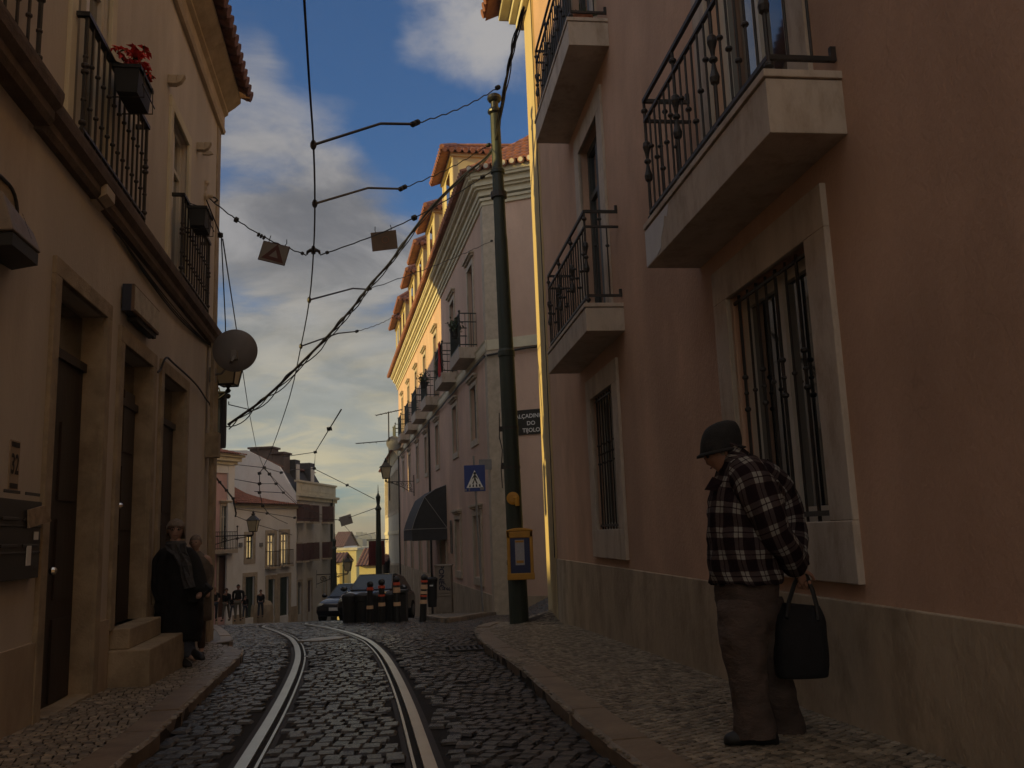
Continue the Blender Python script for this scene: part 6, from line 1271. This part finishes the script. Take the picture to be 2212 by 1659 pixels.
# --- generic standing figure ---------------------------------------------
def figure(label, x, y, z, H, yaw, top=blkc, legs=denim, hair=darkhair, sk=skin, pose='walk', stout=1., group=None, coat=False, sub=1, short=False, armf=0.):
    t = thing('person', label, 'person', (x, y, z), radians(yaw), group); s = H/1.75      # faces -y in its own frame
    st = .16 if pose == 'walk' else .03
    J = {'pel': ((0, 0, .96*s), (.13*s*stout, .10*s*stout)), 'wai': ((0, 0, 1.12*s), (.14*s*stout, .11*s*stout)), 'che': ((0, 0, 1.28*s), (.15*s*stout, .11*s*stout)), 'shc': ((0, 0, 1.40*s), (.13*s*stout, .085*s)), 'nek': ((0, -.01, 1.49*s), .052*s), 'hed': ((0, -.02, 1.58*s), .055*s)}
    B_ = [('pel', 'wai'), ('wai', 'che'), ('che', 'shc'), ('shc', 'nek'), ('nek', 'hed')]
    for k, q in (('l', 1), ('r', -1)):
        sw = st*q; J.update({k+'sh': ((q*.185*s*stout, 0, 1.385*s), .062*s), k+'el': ((q*.205*s*stout, -sw*.3+.03, 1.14*s), .04*s), k+'wr': ((q*(.215-.1*armf)*s, -sw*.8-.06-.2*armf, (.90+.18*armf)*s), .028*s), k+'ha': ((q*(.21-.13*armf)*s, -sw-.07-.26*armf, (.83+.23*armf)*s), (.022*s, .035*s)),
                            k+'hi': ((q*.09*s, 0, .90*s), .085*s), k+'kn': ((q*.10*s, -sw*-.6-.03, .50*s), .055*s), k+'an': ((q*.10*s, sw*1.1, .09*s), .038*s), k+'to': ((q*.11*s, sw*1.1-.15*s, .03*s), .033*s)})
        B_ += [('shc', k+'sh'), (k+'sh', k+'el'), (k+'el', k+'wr'), (k+'wr', k+'ha'), ('pel', k+'hi'), (k+'hi', k+'kn'), (k+'kn', k+'an'), (k+'an', k+'to')]
    skinned('body', J, B_, sk, t, sub)
    F = lambda p, d=.012: (J[p][0], tuple(np.array(J[p][1] if hasattr(J[p][1], '__len__') else (J[p][1],)*2)+d*s))
    jj = {k: F(k, .022) for k in ('pel', 'wai', 'che', 'shc', 'lsh', 'lel', 'rsh', 'rel')}; bb = [('pel', 'wai'), ('wai', 'che'), ('che', 'shc'), ('shc', 'lsh'), ('lsh', 'lel'), ('shc', 'rsh'), ('rsh', 'rel')]
    jj['nk'] = ((0, 0, 1.48*s), .068*s); bb.append(('shc', 'nk'))
    if not short: jj.update({k: F(k, .016) for k in ('lwr', 'rwr')}); bb += [('lel', 'lwr'), ('rel', 'rwr')]
    skinned('jacket', jj, bb, top, t, sub)
    jl = {k: F(k, .014) for k in ('pel', 'lhi', 'lkn', 'lan', 'rhi', 'rkn', 'ran')}; jl['lan'] = (jl['lan'][0], .058*s); jl['ran'] = (jl['ran'][0], .058*s)
    skinned('trousers', jl, [('pel', 'lhi'), ('lhi', 'lkn'), ('lkn', 'lan'), ('pel', 'rhi'), ('rhi', 'rkn'), ('rkn', 'ran')], legs, t, sub)
    if coat: loftuv(bend([((0, .0, z*s), (a*s, 0, 0), (0, b*s, 0)) for z, a, b in ((.50, .24, .18), (.8, .24, .18), (1.05, .235, .18), (1.25, .23, .17), (1.38, .20, .13), (1.46, .10, .09), (1.50, .06, .06))], 3), top, 'coat', t, 22, True, .02)
    headmesh((0, -.03*s, 1.62*s), (0, -1, 0), (0, 0, 1), .235*s, sk, t, hair)
    for k in 'lr':
        p = V3(J[k+'to'][0]); m = MB(); m.ball(p+V3([0, .06*s, .0]), .05*s, 10, 6, (.95, 2.5, .9)); part('shoe', m, black, t)
    return t
gp_ = 'group of people walking up the far pavement'
def place(px, pyf, Y, **k):
    a = at(px, pyf, Y); return dict(x=float(a[0]), y=Y, z=float(a[2]))
for (X3, ytop, ybot, Y, yaw, kw, lb) in (
    (203, 1195, 1428, 42.5, 25, dict(short=True, armf=.7, hair=None, legs=denim, stout=1.1), 'bald man in dark short sleeved shirt leading the far group'),
    (283, 1203, 1425, 44, -10, dict(legs=khaki, stout=1.1, armf=.2), 'person in black jacket and pale trousers second in the far group'),
    (362, 1178, 1425, 43, 10, dict(legs=khaki, stout=1.25), 'tall broad man in dark jacket in the middle of the far group'),
    (328, 1245, 1412, 47, 0, dict(legs=denim), 'person half hidden between two others in the far group'),
    (412, 1250, 1408, 47, 5, dict(legs=denim), 'person in dark clothes at the right end of the far group'),
    (515, 1213, 1402, 52, 8, dict(legs=denim), 'lone man in black jacket walking before the white house')):
    X, Yt = Z3(X3, ytop); _, Yb = Z3(X3, ybot); a = at(X, Yb, Y); b = at(X, Yt, Y); figure(lb, float(a[0]), Y, float(a[2]), float(b[2]-a[2]), yaw, group=gp_ if X3 < 500 else None, **kw)
# --- woman in a long black coat leaning by the left doorway ----------------
YW = 8.95; OW = V3([float(at(385, 1440, YW)[0]), YW, float(at(385, 1443, YW)[2])]); wo = thing('person', 'woman in long black coat, glasses and checked scarf standing by the left doorway', 'person', tuple(OW)); KW = YW/1889
def Wp(x, y, dY=0.): return at(x, y, YW+dY)-OW
J = {'pel': (Wp(385, 1310), (.13, .11)), 'che': (Wp(382, 1220), (.13, .11)), 'nek': (Wp(380, 1172), .05), 'hed': (Wp(379, 1155), .055), 'lsh': (Wp(408, 1200), .055), 'lel': (Wp(425, 1255, -.05), .045), 'lwr': (Wp(432, 1282, -.15), .03), 'lha': (Wp(428, 1292, -.2), (.025, .035)),
     'rsh': (Wp(352, 1202), .055), 'rel': (Wp(345, 1258), .045), 'rwr': (Wp(352, 1300, -.1), .03), 'rha': (Wp(356, 1316, -.12), (.025, .035)), 'lhi': (Wp(398, 1325), .085), 'lkn': (Wp(402, 1375), .06), 'lan': (Wp(408, 1415), .045), 'lto': (Wp(424, 1424, -.08), .035), 'rhi': (Wp(374, 1325), .085), 'rkn': (Wp(375, 1380), .06), 'ran': (Wp(378, 1428), .045), 'rto': (Wp(388, 1438, -.12), .035)}
skinned('body', J, [('pel', 'che'), ('che', 'nek'), ('nek', 'hed'), ('che', 'lsh'), ('lsh', 'lel'), ('lel', 'lwr'), ('lwr', 'lha'), ('che', 'rsh'), ('rsh', 'rel'), ('rel', 'rwr'), ('rwr', 'rha'), ('pel', 'lhi'), ('lhi', 'lkn'), ('lkn', 'lan'), ('lan', 'lto'), ('pel', 'rhi'), ('rhi', 'rkn'), ('rkn', 'ran'), ('ran', 'rto')], skin_p, wo, 2)
def wr(x, y, ra, rb=None, dY=0): return (Wp(x, y, dY), V3([ra*KW, 0, 0]), V3([0, (rb or ra*.75)*KW, 0]))
ct = loftuv(bend([wr(385, 1385, 47), wr(386, 1340, 50), wr(388, 1290, 50), wr(385, 1240, 46), wr(381, 1205, 40), wr(380, 1188, 30), wr(380, 1176, 15)], 4), blkc, 'coat', wo, 30, True, .02, .05)
def tube_cloth(pts, nm, par, mt):
    rr = []
    for i, (p, r) in enumerate(pts):
        q0 = V3(pts[max(i-1, 0)][0]); q1 = V3(pts[min(i+1, len(pts)-1)][0]); t = q1-q0; t /= np.linalg.norm(t); a = np.cross(t, [0, 1, .1]); a /= np.linalg.norm(a); b = np.cross(t, a); rr.append((p, a*r, b*r))
    return loftuv(bend(rr, 4), mt, nm, par, 18, True, .03)
tube_cloth([(Wp(400, 1192), .07), (Wp(414, 1212, -.02), .085), (Wp(428, 1250, -.08), .08), (Wp(434, 1280, -.16), .055)], 'sleeve', ct, blkc)
tube_cloth([(Wp(360, 1192), .07), (Wp(347, 1215), .085), (Wp(343, 1260), .08), (Wp(351, 1300, -.1), .055)], 'sleeve', ct, blkc)
m = MB(); m.prism([Wp(414, 1235, -.12), Wp(456, 1272, -.16), Wp(424, 1302, -.2), Wp(405, 1300, -.18)], (0, .09, 0)); part('coat_flap', m, blkc, ct, bevel=.01)
scf = [(Wp(360, 1186, -.12), Wp(400, 1186, -.12))]; m = MB(); vs = []; uvs = []
for i, (x0, y0, x1, y1) in enumerate(((358, 1176, 402, 1174), (362, 1190, 404, 1192), (374, 1200, 410, 1205), (386, 1222, 412, 1222), (394, 1250, 414, 1246), (400, 1272, 420, 1268))):
    for q in range(5): p = Wp(x0+(x1-x0)*q/4, y0+(y1-y0)*q/4, -.17-.03*sin(q*1.7+i)-(.03 if i > 2 else 0)); vs.append(p)
m.add(vs, [(i*5+q, i*5+q+1, (i+1)*5+q+1, (i+1)*5+q) for i in range(5) for q in range(4)]); sc2 = part('scarf', m, scarfm, wo); md = sc2.modifiers.new('s', 'SOLIDIFY'); md.thickness = .02
loftuv([(Wp(380, 1184), V3([.095, 0, 0]), V3([0, .09, 0])), (Wp(380, 1176), V3([.105, 0, 0]), V3([0, .10, 0])), (Wp(380, 1168), V3([.085, 0, 0]), V3([0, .08, 0]))], scarfm, 'scarf_loop', sc2, 20, False)
headmesh(Wp(380, 1145), (.35, -1, -.02), (0, 0, 1), .225, skin_p, wo, greyhair, 'bob', 1.08)
m = MB(); hc = Wp(380, 1145); f_ = V3([.33, -.94, 0]); r_ = V3([-.94, -.33, 0])
for s_ in (-1, 1): m.tube([hc+f_*.092+r_*(s_*.03+.022*cos(a))+V3([0, 0, .012+.016*sin(a)]) for a in np.linspace(0, 2*pi, 10)], .0035, 4); m.tube([hc+f_*.09+r_*s_*.05+V3([0, 0, .015]), hc+r_*s_*.082+V3([0, 0, .012])], .003, 4)
part('glasses', m, blackp, wo)
for (x0, y0, x1, y1) in ((380, 1436, 410, 1442), (410, 1420, 438, 1426)):
    a, b = Wp(x0, y0, .03), Wp(x1, y1, -.16); loftuv(bend([(a+(b-a)*q+V3([0, 0, h*.8]), V3([w_, 0, 0])*.9+V3([0, .01, 0]), V3([0, 0, h])) for q, w_, h in ((0, .03, .03), (.2, .042, .05), (.5, .045, .045), (.85, .042, .03), (1, .02, .012))], 3), black, 'shoe', wo, 14)
tube_cloth([(Wp(400, 1360), .085), (Wp(404, 1390), .075), (Wp(410, 1418), .07)], 'trouser_leg', wo, denim); tube_cloth([(Wp(374, 1365), .085), (Wp(376, 1400), .075), (Wp(380, 1432), .072)], 'trouser_leg', wo, denim)
# --- second person behind her ---------------------------------------------
a = at(418, 1418, 9.75); b = at(408, 1154, 9.75)
figure('person with curly grey hair standing half hidden behind the woman in black', float(a[0]), 9.75, float(a[2]), float(b[2]-a[2]), 5, top=mat('taupe_cloth', (.12, .10, .085), .9, .2, 20), legs=trous, hair=greyhair, sk=skin_p, pose='stand', sub=2, coat=True)

# ================================================================ HAZE
m = MB(); m.box(-4600, 4600, -900, 4700, -60, 30); o = part('haze', m, None); hm = bpy.data.materials.new('haze_air'); hm.use_nodes = True; t = hm.node_tree
for n_ in list(t.nodes): t.nodes.remove(n_)
pv = t.nodes.new('ShaderNodeVolumePrincipled'); pv.inputs['Color'].default_value = (.95, .93, .86, 1); pv.inputs['Density'].default_value = .001; pv.inputs['Anisotropy'].default_value = .3
ou = t.nodes.new('ShaderNodeOutputMaterial'); t.links.new(pv.outputs[0], ou.inputs['Volume']); o.data.materials.append(hm); tag(o, 'pale evening haze lying over the street and valley', 'haze', kind='stuff')
